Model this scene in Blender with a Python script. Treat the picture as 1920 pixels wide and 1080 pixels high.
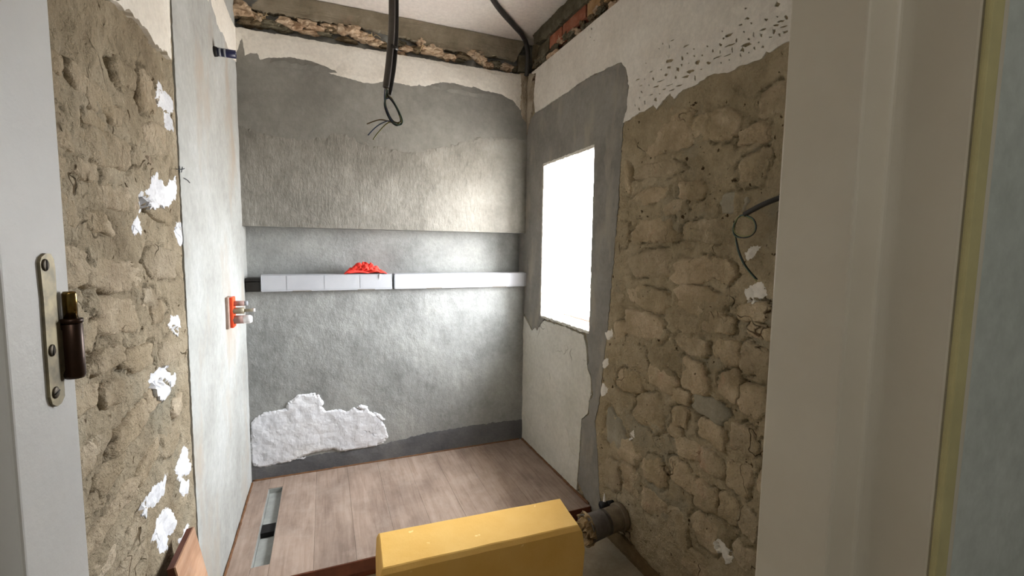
import bpy, bmesh, math, random
import numpy as np
from mathutils import Vector, Matrix, noise as mnoise
from mathutils.geometry import delaunay_2d_cdt

for o in list(bpy.data.objects):
    bpy.data.objects.remove(o)
S = bpy.context.scene
C = S.collection
EYE = 1.46                                   # phone height above the floor

# ------------------------------------------------------------------ camera
FPX, YAW, PITCH, ROLL = 858.35, .3897, .0889, .0133
Fv = np.array([math.sin(YAW)*math.cos(PITCH), math.cos(YAW)*math.cos(PITCH), -math.sin(PITCH)])
Rt = np.array([math.cos(YAW), -math.sin(YAW), 0.0]); Uv = np.cross(Rt, Fv)
cr, sr = math.cos(ROLL), math.sin(ROLL)
Rv = cr*Rt + sr*Uv; Uv = -sr*Rt + cr*Uv
cam = bpy.data.cameras.new('camera'); co = bpy.data.objects.new('camera', cam); C.objects.link(co)
cam.sensor_width = 36; cam.lens = FPX/1920*36; cam.clip_start = .02; cam.clip_end = 60
m = Matrix([list(Rv), list(Uv), list(-Fv)]).transposed().to_4x4(); m.translation = (0, 0, EYE)
co.matrix_world = m
S.camera = co
# ------------------------------------------------------------------ world, lights, exposure
S.view_settings.view_transform = 'Standard'; S.view_settings.look = 'None'
S.view_settings.gamma = 1; S.view_settings.use_curve_mapping = False
S.view_settings.exposure = 1.2
W = bpy.data.worlds.new('sky'); S.world = W; W.use_nodes = True
W.node_tree.nodes['Background'].inputs[0].default_value = (.90, .96, 1.0, 1)
W.node_tree.nodes['Background'].inputs[1].default_value = 32.0
wt = W.node_tree; wtc = wt.nodes.new('ShaderNodeTexCoord'); wsp = wt.nodes.new('ShaderNodeSeparateXYZ'); wcr = wt.nodes.new('ShaderNodeValToRGB')
wmr = wt.nodes.new('ShaderNodeMapRange'); wmr.inputs[1].default_value = -1; wmr.inputs[2].default_value = 1
wcr.color_ramp.elements[0].position = .44; wcr.color_ramp.elements[0].color = (.42, .40, .37, 1)      # pale courtyard ground
wcr.color_ramp.elements[1].position = .54; wcr.color_ramp.elements[1].color = (.94, .97, 1.0, 1)       # overcast sky
wt.links.new(wtc.outputs['Generated'], wsp.inputs[0]); wt.links.new(wsp.outputs[2], wmr.inputs[0]); wt.links.new(wmr.outputs[0], wcr.inputs[0])
wt.links.new(wcr.outputs[0], wt.nodes['Background'].inputs[0])
HALL_FILL = 4.0  # energy of the added fill light in the hall

# ------------------------------------------------------------------ room dimensions
L, R, B = -.42, 1.301, 2.932                 # left wall, right wall, back wall
ZT, ZP, ZC = .085, 2.61, 2.835               # tray top, top of the plaster, ceiling
ZS, ZL = 1.557, 1.190                        # niche soffit and ledge
ND = .105                                    # niche depth
WY1, WY2, WZ0, WZ1 = 2.074, 2.657, 1.020, 1.978
JL, JR, JY = -.2185, .698, .545              # door jambs
HY = .333                                    # hall face of the door wall

def ray(px, py):
    return Fv + (px-960)/FPX*Rv - (py-540)/FPX*Uv
def on(axis, val, px, py):
    v = ray(px, py); c = val - (EYE if axis == 2 else 0)
    p = v*c/v[axis]; return Vector((p[0], p[1], p[2]+EYE))
def at_depth(px, py, t):
    p = ray(px, py)*t; return Vector((p[0], p[1], p[2]+EYE))

# ------------------------------------------------------------------ numpy noise
def vnoise(x, y, seed=0):
    xi = np.floor(x).astype(np.int64); yi = np.floor(y).astype(np.int64); fx = x-xi; fy = y-yi
    def h(a, b):
        n = (a*374761393 + b*668265263 + seed*974634777) & 0x7fffffff
        n = ((n ^ (n >> 13))*1274126177) & 0x7fffffff
        return ((n ^ (n >> 16)) & 0xffff)/65535.0
    u = fx*fx*(3-2*fx); v = fy*fy*(3-2*fy)
    return (h(xi, yi)*(1-u)+h(xi+1, yi)*u)*(1-v) + (h(xi, yi+1)*(1-u)+h(xi+1, yi+1)*u)*v
def fbm(x, y, sc, oct=4, seed=0, rough=.5):
    s = 0; a = 1; t = 0
    for k in range(oct):
        s = s + a*(vnoise(x*sc, y*sc, seed+k*17)-.5); t += a; a *= rough; sc *= 2.03
    return s/t*2

# ------------------------------------------------------------------ materials
def lin(c):
    return tuple(((v/255)/12.92 if v/255 <= .04045 else ((v/255+.055)/1.055)**2.4) for v in c)+(1,)
MATS = {}
def newmat(name):
    mt = bpy.data.materials.new(name); mt.use_nodes = True; nt = mt.node_tree
    MATS[name] = mt
    return mt, nt, nt.nodes['Principled BSDF']
def nd(nt, t, **kw):
    n = nt.nodes.new(t)
    for k, v in kw.items():
        if k.startswith('i_'):
            n.inputs[k[2:]].default_value = v
        else: setattr(n, k, v)
    return n
def coords(nt, scale=(1, 1, 1)):
    tc = nd(nt, 'ShaderNodeTexCoord'); mp = nd(nt, 'ShaderNodeMapping'); mp.inputs['Scale'].default_value = scale
    nt.links.new(tc.outputs['Object'], mp.inputs['Vector']); return mp.outputs[0]
def noise_n(nt, scale, detail=6, rough=.6, stretch=(1, 1, 1), dist=0):
    n = nd(nt, 'ShaderNodeTexNoise'); n.inputs['Scale'].default_value = scale; n.inputs['Detail'].default_value = detail
    n.inputs['Roughness'].default_value = rough; n.inputs['Distortion'].default_value = dist
    nt.links.new(coords(nt, stretch), n.inputs['Vector']); return n.outputs['Fac']
def ramp(nt, fac, stops):
    r = nd(nt, 'ShaderNodeValToRGB'); e = r.color_ramp.elements
    while len(e) < len(stops): e.new(.5)
    for k, (p, c) in enumerate(stops): e[k].position = p; e[k].color = c
    nt.links.new(fac, r.inputs[0]); return r.outputs[0]
def mixc(nt, fac, a, b, mode='MIX'):
    n = nd(nt, 'ShaderNodeMix', data_type='RGBA', blend_type=mode)
    for k, v in ((0, fac), (6, a), (7, b)):
        if hasattr(v, 'links') or hasattr(v, 'is_linked'): nt.links.new(v, n.inputs[k])
        else: n.inputs[k].default_value = v
    return n.outputs[2]
def bump_chain(nt, bs, layers):
    prev = None
    for (fac, dist, strength) in layers:
        b = nd(nt, 'ShaderNodeBump'); b.inputs['Distance'].default_value = dist; b.inputs['Strength'].default_value = strength
        nt.links.new(fac, b.inputs['Height'])
        if prev: nt.links.new(prev, b.inputs['Normal'])
        prev = b.outputs[0]
    nt.links.new(prev, bs.inputs['Normal'])
def plaster(name, dark, mid, light, scale=6, rough=.92, bumps=((60, .004, .6, (1, 1, 1)),), tint=None, rand=0, pits=None, streak=None, crack=None, smear=None):
    mt, nt, bs = newmat(name)
    col = ramp(nt, noise_n(nt, scale, 8, .62), [(.30, lin(dark)), (.5, lin(mid)), (.70, lin(light))])
    fine = noise_n(nt, scale*14, 5, .7)
    col = mixc(nt, 1.0, col, ramp(nt, fine, [(.3, (.86, .86, .86, 1)), (.7, (1.06, 1.06, 1.06, 1))]), 'MULTIPLY')
    if tint:
        f = ramp(nt, noise_n(nt, tint[1], 5, .6), [(tint[2], (0, 0, 0, 1)), (tint[2]+.12, (1, 1, 1, 1))])
        col = mixc(nt, f, col, lin(tint[0]))
    if streak:
        f = ramp(nt, noise_n(nt, streak[1], 4, .6, streak[2]), [(.52, (0, 0, 0, 1)), (.68, (1, 1, 1, 1))])
        col = mixc(nt, f, col, lin(streak[0]))
    if pits:
        f = ramp(nt, noise_n(nt, pits[1], 3, .5), [(pits[2]-.03, (1, 1, 1, 1)), (pits[2]+.02, (0, 0, 0, 1))])
        col = mixc(nt, f, col, lin(pits[0]))
    if smear:                                   # mortar smeared over part of the stones
        f = ramp(nt, noise_n(nt, 5.5, 5, .65), [(.42, (1, 1, 1, 1)), (.60, (0, 0, 0, 1))])
        col = mixc(nt, f, col, ramp(nt, noise_n(nt, 4.2, 8, .62), [(.30, lin(smear[0])), (.5, lin(smear[1])), (.70, lin(smear[2]))]))
    ck = None
    if crack:                                   # thin wandering cracks with dirt in them
        n1 = noise_n(nt, crack[0], 3.2, .48, (1, 1, 1), .15)
        ck = ramp(nt, n1, [(.5-crack[1]*2, (0, 0, 0, 1)), (.5-crack[1]*.4, (1, 1, 1, 1)), (.5+crack[1]*.4, (1, 1, 1, 1)), (.5+crack[1]*2, (0, 0, 0, 1))])
        mk = ramp(nt, noise_n(nt, crack[2], 3, .5), [(.56, (0, 0, 0, 1)), (.64, (1, 1, 1, 1))])
        ck = mixc(nt, 1.0, ck, mk, 'MULTIPLY')
        col = mixc(nt, ck, col, lin(crack[3]))
    if rand:
        oi = nd(nt, 'ShaderNodeObjectInfo')
        col = mixc(nt, 1.0, col, ramp(nt, oi.outputs['Random'], [(0, (1-rand, 1-rand, 1-rand, 1)), (.5, (1, .97, .93, 1)), (1, (1+rand, 1+rand*.7, 1+rand*.6, 1))]), 'MULTIPLY')
    nt.links.new(col, bs.inputs['Base Color']); bs.inputs['Roughness'].default_value = rough
    bs.inputs['Specular IOR Level'].default_value = .04
    lay = [(noise_n(nt, s, 6, .62, st), d, k) for (s, d, k, st) in bumps]
    if ck is not None:
        iv = nd(nt, 'ShaderNodeInvert'); nt.links.new(ck, iv.inputs[1]); lay.append((iv.outputs[0], .006, .8))
    bump_chain(nt, bs, lay)
    return mt
def plain(name, c, rough=.5, metal=0, c2=None, scale=20, bump=None, spec=.4):
    mt, nt, bs = newmat(name)
    if c2 is None: c2 = tuple(min(255, v*1.06) for v in c)
    nt.links.new(ramp(nt, noise_n(nt, scale, 5, .6), [(.35, lin(c)), (.65, lin(c2))]), bs.inputs['Base Color'])
    bs.inputs['Roughness'].default_value = rough; bs.inputs['Metallic'].default_value = metal; bs.inputs['Specular IOR Level'].default_value = spec
    if bump: bump_chain(nt, bs, [(noise_n(nt, bump[0], 4, .6), bump[1], .6)])
    return mt

plaster('cement_rough', (123, 124, 122), (145, 146, 144), (160, 161, 158), 3.5,
        bumps=((11, .010, .5, (1, 1, .8)), (38, .006, .42, (1.1, 1.1, .8)), (120, .0022, .6, (1, 1, 1))))
plaster('cement_coat', (120, 117, 110), (141, 138, 131), (158, 155, 148), 3.0,
        bumps=((13, .009, .5, (1, 1, .6)), (52, .006, .6, (1.3, 1.3, .40)), (150, .002, .5, (1, 1, 1))))
plaster('cement_smooth', (120, 118, 112), (136, 134, 128), (149, 147, 141), 2.5,
        bumps=((9, .006, .4, (1, 1, 1)), (60, .002, .45, (1.3, 1.3, .5))))
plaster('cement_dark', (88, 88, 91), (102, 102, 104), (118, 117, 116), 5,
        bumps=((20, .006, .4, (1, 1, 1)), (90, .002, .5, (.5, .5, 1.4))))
plaster('cement_right', (126, 123, 117), (139, 136, 130), (152, 149, 143), 3,
        bumps=((12, .005, .4, (1, 1, .5)), (70, .002, .5, (1, 1.4, .4))), streak=((156, 150, 138), 7, (1, 1.3, .5)))
plaster('plaster_white', (214, 208, 198), (226, 221, 212), (234, 230, 222), 4,
        bumps=((14, .004, .3, (1, 1, 1)), (80, .0012, .4, (1, 1, 1))))
plaster('filler_white', (206, 208, 214), (218, 219, 224), (228, 229, 232), 6,
        bumps=((7, .012, .32, (1.3, 1, .6)), (20, .005, .22, (1.5, 1, .45)), (110, .0008, .4, (1, 1, 1))), crack=(9, .006, 5, (196, 198, 206)))
plaster('plaster_lime', (198, 197, 186), (208, 206, 196), (216, 214, 205), 3,
        bumps=((6, .006, .4, (1, 1, .7)), (50, .0014, .4, (1, 1, 1))), crack=(3, .002, 4, (170, 164, 150)))
plaster('skim_grey', (154, 154, 150), (170, 171, 168), (182, 184, 183), 2.2,
        bumps=((6, .003, .3, (1, 1, .6)), (70, .0008, .4, (1, 1, 1))), streak=((166, 158, 147), 2.2, (1, 1.6, .7)))
TANL = ((134, 121, 101), (160, 147, 125), (178, 166, 145)); TANR = ((148, 134, 107), (175, 160, 132), (194, 179, 152))
RB = ((15, .026, .75, (1, 1, 1)), (44, .014, .9, (1, 1, 1)), (140, .004, .9, (1, 1, 1)))
plaster('mortar_tan', *TANL, 4.2, tint=((142, 135, 118), 2.2, .55), pits=((84, 70, 52), 34, .31), bumps=RB, crack=(4.5, .004, 4, (88, 74, 55)))
plaster('stone_tan', (154, 140, 120), (176, 163, 142), (193, 181, 161), 7, rand=.07, tint=((190, 166, 148), 5, .62), pits=((92, 78, 58), 30, .29), bumps=RB, crack=(5.5, .0035, 5, (98, 82, 62)), smear=TANL)
plaster('mortar_right', *TANR, 4.2, tint=((158, 150, 130), 2.4, .56), pits=((74, 60, 42), 34, .31), bumps=RB, crack=(4.5, .004, 4, (80, 66, 48)))
plaster('stone_right', (164, 147, 122), (192, 175, 148), (212, 197, 172), 7, rand=.08, tint=((196, 162, 140), 6, .60), pits=((86, 72, 52), 30, .29), bumps=RB, crack=(5.5, .0035, 5, (88, 72, 54)), smear=TANR)
plaster('stone_grey', (138, 131, 114), (152, 145, 128), (166, 159, 142), 7,
        bumps=((22, .010, .55, (1, 1, 1)), (90, .003, .7, (1, 1, 1))))
plaster('rubble', (150, 122, 98), (192, 170, 146), (212, 196, 176), 14, rand=.12,
        bumps=((40, .010, .7, (1, 1, 1)), (120, .004, .7, (1, 1, 1))))
plaster('raw_wall', (82, 68, 52), (112, 98, 78), (138, 124, 102), 10,
        bumps=((26, .02, .7, (1, 1, 1)), (90, .006, .7, (1, 1, 1))))
plaster('beam_board', (122, 112, 94), (146, 136, 118), (164, 154, 138), 4, tint=((160, 140, 122), 7, .62),
        bumps=((22, .006, .6, (.25, 1, 5)), (90, .002, .6, (.6, 1, 2))))
plaster('beam_dark', (84, 78, 64), (106, 100, 84), (140, 132, 114), 9, bumps=((30, .012, .7, (1, 1, 1)), (110, .004, .7, (1, 1, 1))))
plaster('brick_red', (136, 84, 66), (160, 104, 82), (176, 126, 104), 12, rand=.1, bumps=((60, .004, .6, (1, 1, 1)),))
plaster('brick_ochre', (148, 116, 82), (170, 138, 100), (184, 156, 120), 12, bumps=((60, .004, .6, (1, 1, 1)),))
plaster('strip_mortar', (128, 114, 94), (170, 158, 140), (188, 178, 162), 9, pits=((70, 54, 40), 14, .36), bumps=((26, .02, .8, (1, 1, .4)), (90, .006, .7, (1, 1, 1))))
plaster('ceiling_white', (216, 208, 202), (224, 217, 211), (230, 224, 218), 3, bumps=((12, .002, .3, (1, 1, 1)),))
plaster('floor_cement', (150, 138, 118), (168, 156, 136), (182, 170, 150), 4, tint=((132, 116, 92), 3, .6), bumps=((30, .004, .5, (1, 1, 1)),))
plaster('damp_brown', (98, 80, 56), (116, 98, 72), (132, 114, 88), 6, bumps=((30, .006, .5, (1, 1, 1)),))
plaster('hall_paint', (186, 194, 190), (194, 201, 198), (202, 208, 206), 2, bumps=((120, .0006, .3, (1, 1, 1)),))
plain('jamb_paint', (206, 199, 184), .45, c2=(212, 206, 192), scale=5)
plain('jamb_paint_grey', (206, 206, 204), .5, c2=(216, 216, 214), scale=6, bump=(60, .001))
plain('edge_yellow', (186, 178, 132), .5)
plain('reveal_white', (236, 236, 234), .7)
plain('sill_brick', (120, 78, 64), .9, c2=(150, 116, 100), scale=25, bump=(50, .004))
plain('frame_white', (240, 240, 240), .35)
plain('hinge_steel', (104, 98, 84), .5, .6, c2=(148, 138, 112), scale=50)
plain('hinge_dark', (52, 36, 28), .35, .6, c2=(70, 48, 36), scale=30)
plain('pin_brass', (150, 124, 70), .22, .95, c2=(110, 90, 54), scale=40)
plain('screw_dark', (66, 58, 46), .5, .7)
plain('slot_black', (14, 12, 12), .7)
plain('conduit_black', (50, 48, 48), .42, c2=(62, 60, 60), scale=12)
plain('conduit_grey', (104, 98, 96), .45, c2=(118, 112, 108), scale=12)
plain('wire_green', (140, 140, 92), .4); plain('wire_brown', (112, 96, 72), .4); plain('wire_blue', (76, 88, 116), .4)
plain('wire_black', (34, 34, 36), .4); plain('wire_teal', (70, 96, 88), .4)
plain('carton_white', (174, 176, 182), .7, c2=(180, 182, 187), scale=8)
plain('carton_crease', (150, 153, 159), .6)
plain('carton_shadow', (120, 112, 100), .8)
plain('box_black', (44, 42, 40), .6, c2=(54, 52, 50))
plain('cloth_red', (244, 62, 56), .85, c2=(252, 84, 72), scale=30, bump=(160, .001), spec=.1)
plain('tag_white', (240, 238, 238), .6)
plain('pipe_blue', (26, 30, 62), .35); plain('pipe_ring', (150, 154, 164), .4)
plain('plug_orange', (250, 82, 40), .5, c2=(255, 96, 52)); plain('plug_dusty', (150, 128, 116), .8, c2=(170, 146, 132), scale=40)
plain('fitting_brown', (146, 116, 108), .6, c2=(164, 134, 126)); plain('cap_white', (238, 236, 238), .4)
plain('brass_dusty', (140, 132, 112), .5, .4, c2=(156, 148, 128))
plain('soil_pipe', (104, 92, 76), .75, c2=(138, 124, 104), scale=14, bump=(40, .003))
plain('soil_pipe_cuff', (84, 78, 74), .6, c2=(116, 110, 104), scale=10)
plain('bag_brown', (96, 76, 48), .5, c2=(176, 150, 108), scale=26)
plain('valve_black', (24, 26, 32), .5)
plain('sealant_brown', (92, 62, 38), .7, c2=(116, 80, 50), scale=30, bump=(60, .004))
plain('tray_edge', (84, 42, 26), .6, c2=(104, 56, 36), scale=18)
plain('channel_grey', (134, 136, 132), .45, c2=(160, 162, 158), scale=10)
plain('straw', (214, 190, 146), .8)
plain('fill_lamp_white', (240, 240, 236), .5)
plain('pencil', (44, 48, 56), .8)
mt, nt, bs = newmat('fill_lamp_glow'); bs.inputs['Emission Color'].default_value = (1, .9, .78, 1); bs.inputs['Emission Strength'].default_value = 3  # glowing shade of the added hall lamp
# mustard foam
mt, nt, bs = newmat('foam_yellow')
c = ramp(nt, noise_n(nt, 5, 5, .6), [(.35, lin((212, 168, 88))), (.65, lin((220, 180, 104)))])
sp = ramp(nt, noise_n(nt, 26, 2, .4), [(.74, (0, 0, 0, 1)), (.78, (1, 1, 1, 1))])
nt.links.new(mixc(nt, sp, c, lin((236, 208, 140))), bs.inputs['Base Color']); bs.inputs['Roughness'].default_value = .75; bs.inputs['Specular IOR Level'].default_value = .2
bump_chain(nt, bs, [(noise_n(nt, 18, 4, .6), .004, .3), (noise_n(nt, 160, 3, .6), .001, .4)])
# wood
def wood(name, a, b, c, rough=.55, dust=(186, 172, 160)):
    mt, nt, bs = newmat(name)
    g = noise_n(nt, 7, 7, .6, (7, .5, 7), .8)
    col = ramp(nt, g, [(.28, lin(a)), (.5, lin(b)), (.72, lin(c))])
    big = ramp(nt, noise_n(nt, 4.5, 4, .6, (1.6, .8, 1)), [(.36, (.72, .71, .71, 1)), (.60, (1.05, 1.05, 1.05, 1))])
    col = mixc(nt, 1.0, col, big, 'MULTIPLY')
    d = ramp(nt, noise_n(nt, 7, 6, .7, (1, 1, 1)), [(.5, (0, 0, 0, 1)), (.8, (.45, .45, .45, 1))])
    col = mixc(nt, d, col, lin(dust))
    oi = nd(nt, 'ShaderNodeObjectInfo')
    col = mixc(nt, 1.0, col, ramp(nt, oi.outputs['Random'], [(0, (.93, .92, .91, 1)), (1, (1.05, 1.04, 1.03, 1))]), 'MULTIPLY')
    nt.links.new(col, bs.inputs['Base Color']); bs.inputs['Roughness'].default_value = rough; bs.inputs['Specular IOR Level'].default_value = .3
    bump_chain(nt, bs, [(noise_n(nt, 30, 6, .6, (6, .5, 6)), .0012, .4)])
wood('wood_tray', (138, 119, 106), (156, 137, 124), (168, 150, 137))
wood('wood_board', (177, 135, 106), (194, 154, 125), (203, 166, 139))
# glass pane
mt, nt, bs = newmat('glass'); nt.nodes.remove(bs)
tr = nd(nt, 'ShaderNodeBsdfTransparent'); gl = nd(nt, 'ShaderNodeBsdfGlossy'); gl.inputs['Roughness'].default_value = .02
ms = nd(nt, 'ShaderNodeMixShader'); ms.inputs[0].default_value = .05; nt.links.new(tr.outputs[0], ms.inputs[1]); nt.links.new(gl.outputs[0], ms.inputs[2])
nt.links.new(ms.outputs[0], nt.nodes['Material Output'].inputs[0])

# ------------------------------------------------------------------ object helpers
def link(name, verts, faces, mat, parent=None, smooth=False):
    me = bpy.data.meshes.new(name)
    off = Vector(parent['_base']) if parent is not None and '_base' in parent.keys() else Vector((0, 0, 0))
    me.from_pydata([tuple(Vector(v)-off) for v in verts], [], [tuple(int(i) for i in f) for f in faces])
    if smooth: me.polygons.foreach_set('use_smooth', [True]*len(me.polygons))
    me.materials.append(MATS[mat]); me.update()
    o = bpy.data.objects.new(name, me); C.objects.link(o)
    if parent is not None: o.parent = parent; o['_base'] = off
    return o
def link_bm(name, bm, mat, parent=None, smooth=False):
    bmesh.ops.recalc_face_normals(bm, faces=bm.faces)
    bm.verts.ensure_lookup_table(); bm.verts.index_update()
    v = [w.co.copy() for w in bm.verts]; f = [[w.index for w in q.verts] for q in bm.faces]; bm.free()
    return link(name, v, f, mat, parent, smooth)
def thing(name, label, cat, loc, group=None):
    o = bpy.data.objects.new(name, None); C.objects.link(o); o.location = loc; o.empty_display_size = .05
    o['_base'] = Vector(loc); o['label'] = label; o['category'] = cat
    if group: o['group'] = group
    return o
def struct(o):
    o['kind'] = 'structure'; return o
def box_bm(x0, x1, y0, y1, z0, z1, bev=0, bm=None):
    nb = bmesh.new()
    r = bmesh.ops.create_cube(nb, size=1)
    for v in nb.verts:
        v.co = Vector(((x0+x1)/2+v.co.x*(x1-x0), (y0+y1)/2+v.co.y*(y1-y0), (z0+z1)/2+v.co.z*(z1-z0)))
    if bev: bmesh.ops.bevel(nb, geom=nb.edges[:], offset=bev, segments=2, affect='EDGES', profile=.6)
    if bm is None: return nb
    me = bpy.data.meshes.new('tmp'); nb.to_mesh(me); nb.free(); bm.from_mesh(me); bpy.data.meshes.remove(me); return bm
def box(name, x0, x1, y0, y1, z0, z1, mat, parent=None, bev=0):
    return link_bm(name, box_bm(x0, x1, y0, y1, z0, z1, bev), mat, parent)
def smooth_path(pts, n=6):
    pts = [Vector(p) for p in pts]
    if len(pts) < 3: return pts
    out = []
    for i in range(len(pts)-1):
        a = pts[max(i-1, 0)]; b = pts[i]; c = pts[i+1]; d = pts[min(i+2, len(pts)-1)]
        for k in range(n):
            t = k/n
            out.append(.5*((2*b)+(c-a)*t+(2*a-5*b+4*c-d)*t*t+(3*b-a-3*c+d)*t**3))
    out.append(pts[-1]); return out
def tube(name, pts, r, mat, parent=None, sides=10, n=6, caps=True, ribs=None, hollow=0):
    p = smooth_path(pts, n)
    if ribs:
        q = []; tot = sum((p[i+1]-p[i]).length for i in range(len(p)-1)); steps = int(tot/ribs*2); acc = 0; j = 0
        for s in range(steps+1):
            t = tot*s/steps
            while j < len(p)-2 and acc+(p[j+1]-p[j]).length < t: acc += (p[j+1]-p[j]).length; j += 1
            q.append(p[j].lerp(p[j+1], min(1, (t-acc)/max(1e-9, (p[j+1]-p[j]).length))))
        p = q
    verts = []; faces = []; up = None
    for i, c in enumerate(p):
        d = (p[min(i+1, len(p)-1)]-p[max(i-1, 0)]).normalized()
        if up is None:
            up = d.orthogonal().normalized()
        up = (up-d*up.dot(d)).normalized(); s = d.cross(up)
        rr = r if not callable(r) else r(i/(len(p)-1))
        if ribs: rr *= 1.0 if i % 2 else .86
        for k in range(sides):
            a = 2*math.pi*k/sides; verts.append(c+(up*math.cos(a)+s*math.sin(a))*rr)
    for i in range(len(p)-1):
        for k in range(sides):
            a = i*sides+k; b = i*sides+(k+1) % sides; faces.append((a, b, b+sides, a+sides))
    if caps:
        faces.append(tuple(range(sides-1, -1, -1))); e = (len(p)-1)*sides
        if hollow:
            d = (p[-1]-p[-2]).normalized(); base = len(verts)
            rr = r if not callable(r) else r(1)
            for k in range(sides): verts.append(p[-1]+(verts[e+k]-p[-1])*hollow)
            for k in range(sides): verts.append(p[-1]+(verts[e+k]-p[-1])*hollow-d*rr*1.6)
            for k in range(sides):
                k2 = (k+1) % sides
                faces.append((e+k, e+k2, base+k2, base+k)); faces.append((base+k, base+k2, base+sides+k2, base+sides+k))
            faces.append(tuple(range(base+sides, base+2*sides)))
        else: faces.append(tuple(range(e, e+sides)))
    return link(name, verts, faces, mat, parent, True)

# ------------------------------------------------------------------ wall frames
class Wall:
    def __init__(s, axis, val, n): s.axis, s.val, s.n = axis, val, n      # n: +1/-1 towards the room
    def P(s, u, v, h=0):
        if s.axis == 0: return Vector((s.val+s.n*h, u, v))
        return Vector((u, s.val+s.n*h, v))
    def uv(s, px, py, h=0):
        p = on(s.axis, s.val+s.n*h, px, py); return (p.y, p.z) if s.axis == 0 else (p.x, p.z)
    def px(s, px, py, h=0):
        return on(s.axis, s.val+s.n*h, px, py)
WB, WL, WR = Wall(1, B, -1), Wall(0, L, 1), Wall(0, R, -1)
def poly(w, pts, h=0): return [w.uv(x, y, h) for x, y in pts]
def inside(P, px, py):
    x, y = P[:, 0], P[:, 1]; r = np.zeros(len(P), bool); n = len(px)
    for i in range(n):
        j = (i-1) % n; yi, yj = py[i], py[j]
        if yi == yj: continue
        r ^= ((yi > y) != (yj > y)) & (x < (px[j]-px[i])*(y-yi)/(yj-yi)+px[i])
    return r
def refine(pts, seg, jag, seed, keep=lambda u, v: False):
    rnd = random.Random(seed); out = []
    n = len(pts)
    for i in range(n):
        a = Vector(pts[i]); b = Vector(pts[(i+1) % n]); k = max(1, int((b-a).length/seg)); d = (b-a)
        nn = Vector((-d.y, d.x)).normalized() if d.length > 0 else Vector((0, 0))
        for t in range(k):
            p = a+d*(t/k); fx = keep(p.x, p.y)
            if jag and not fx:
                s = mnoise.noise(Vector((p.x*22+seed, p.y*22, 0)))*1.2+mnoise.noise(Vector((p.x*75, p.y*75, seed)))*.8+rnd.uniform(-.45, .45)
                p = p+nn*s*jag
            out.append((p.x, p.y))
    return out
def skin(name, w, outline, mat, parent, h=.003, depth=.012, grid=.03, seg=.010, jag=.004, seed=1, relief=.0012, holes=(), keep=lambda u, v: False, edge=.55, rscale=14, follow=None):
    op = refine(outline, seg, jag, seed, keep)
    hs = [list(q) for q in holes]
    A = np.array(op); u0, v0 = A.min(0); u1, v1 = A.max(0)
    rnd = np.random.RandomState(seed)
    gu, gv = np.meshgrid(np.arange(u0, u1, grid), np.arange(v0, v1, grid)); G = np.stack([gu.ravel(), gv.ravel()], 1)
    G = G+rnd.uniform(-.25, .25, G.shape)*grid
    ins = inside(G, A[:, 0], A[:, 1])
    for q in hs:
        Q = np.array(q); ins &= ~inside(G, Q[:, 0], Q[:, 1])
    G = G[ins]
    loops = [op]+hs; allb = np.array([p for q in loops for p in q])
    if len(G):
        keepg = np.ones(len(G), bool)
        for i in range(0, len(G), 2000):
            dd = ((G[i:i+2000, None, :]-allb[None])**2).sum(2).min(1); keepg[i:i+2000] = dd > (grid*.4)**2
        G = G[keepg]
    V = [Vector(p) for p in allb]+[Vector(p) for p in G]
    E = []; base = 0
    for q in loops:
        E += [(base+i, base+(i+1) % len(q)) for i in range(len(q))]; base += len(q)
    vo, eo, fo, ov, oe, of = delaunay_2d_cdt(V, E, [], 0, 1e-6)
    VO = np.array([tuple(v) for v in vo])
    F = np.array([f for f in fo if len(f) == 3]); cen = VO[F].mean(1)
    ok = inside(cen, A[:, 0], A[:, 1])
    for q in hs:
        Q = np.array(q); ok &= ~inside(cen, Q[:, 0], Q[:, 1])
    F = F[ok]
    cnt = {}
    for f in F:
        for a, b in ((f[0], f[1]), (f[1], f[2]), (f[2], f[0])): cnt[(a, b)] = 1
    be = [e for e in cnt if (e[1], e[0]) not in cnt]
    bset = set(v for e in be for v in e)
    hh = h+relief*fbm(VO[:, 0], VO[:, 1], rscale, 4, seed)*2
    fo_ = follow(VO[:, 0], VO[:, 1]) if follow else np.zeros(len(VO))
    verts = [w.P(VO[i, 0], VO[i, 1], fo_[i]+(h*edge if i in bset and not keep(VO[i, 0], VO[i, 1]) else hh[i])) for i in range(len(VO))]
    back = {}
    for v in bset:
        back[v] = len(verts); verts.append(w.P(VO[v, 0], VO[v, 1], fo_[v]+h-depth))
    faces = [tuple(f) for f in F]+[(e[1], e[0], back[e[0]], back[e[1]]) for e in be]
    flip = (w.axis == 0 and w.n < 0) or (w.axis == 1 and w.n > 0)
    # orientation: u x v normal is +x for axis 0 (u=y,v=z), -y for axis 1 (u=x,v=z)
    if flip: faces = [tuple(reversed(f)) for f in faces]
    used = sorted(set(i for f in faces for i in f)); mp = {o: k for k, o in enumerate(used)}
    return link(name, [verts[i] for i in used], [[mp[i] for i in f] for f in faces], mat, parent, False)
def axis_pts(a, b, step, extra=()):
    k = sorted(set([a, b]+[e for e in extra if a < e < b])); out = []
    for i in range(len(k)-1):
        n = max(1, int(round((k[i+1]-k[i])/step))); out += list(np.linspace(k[i], k[i+1], n, endpoint=False))
    return np.array(out+[b])
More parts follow.
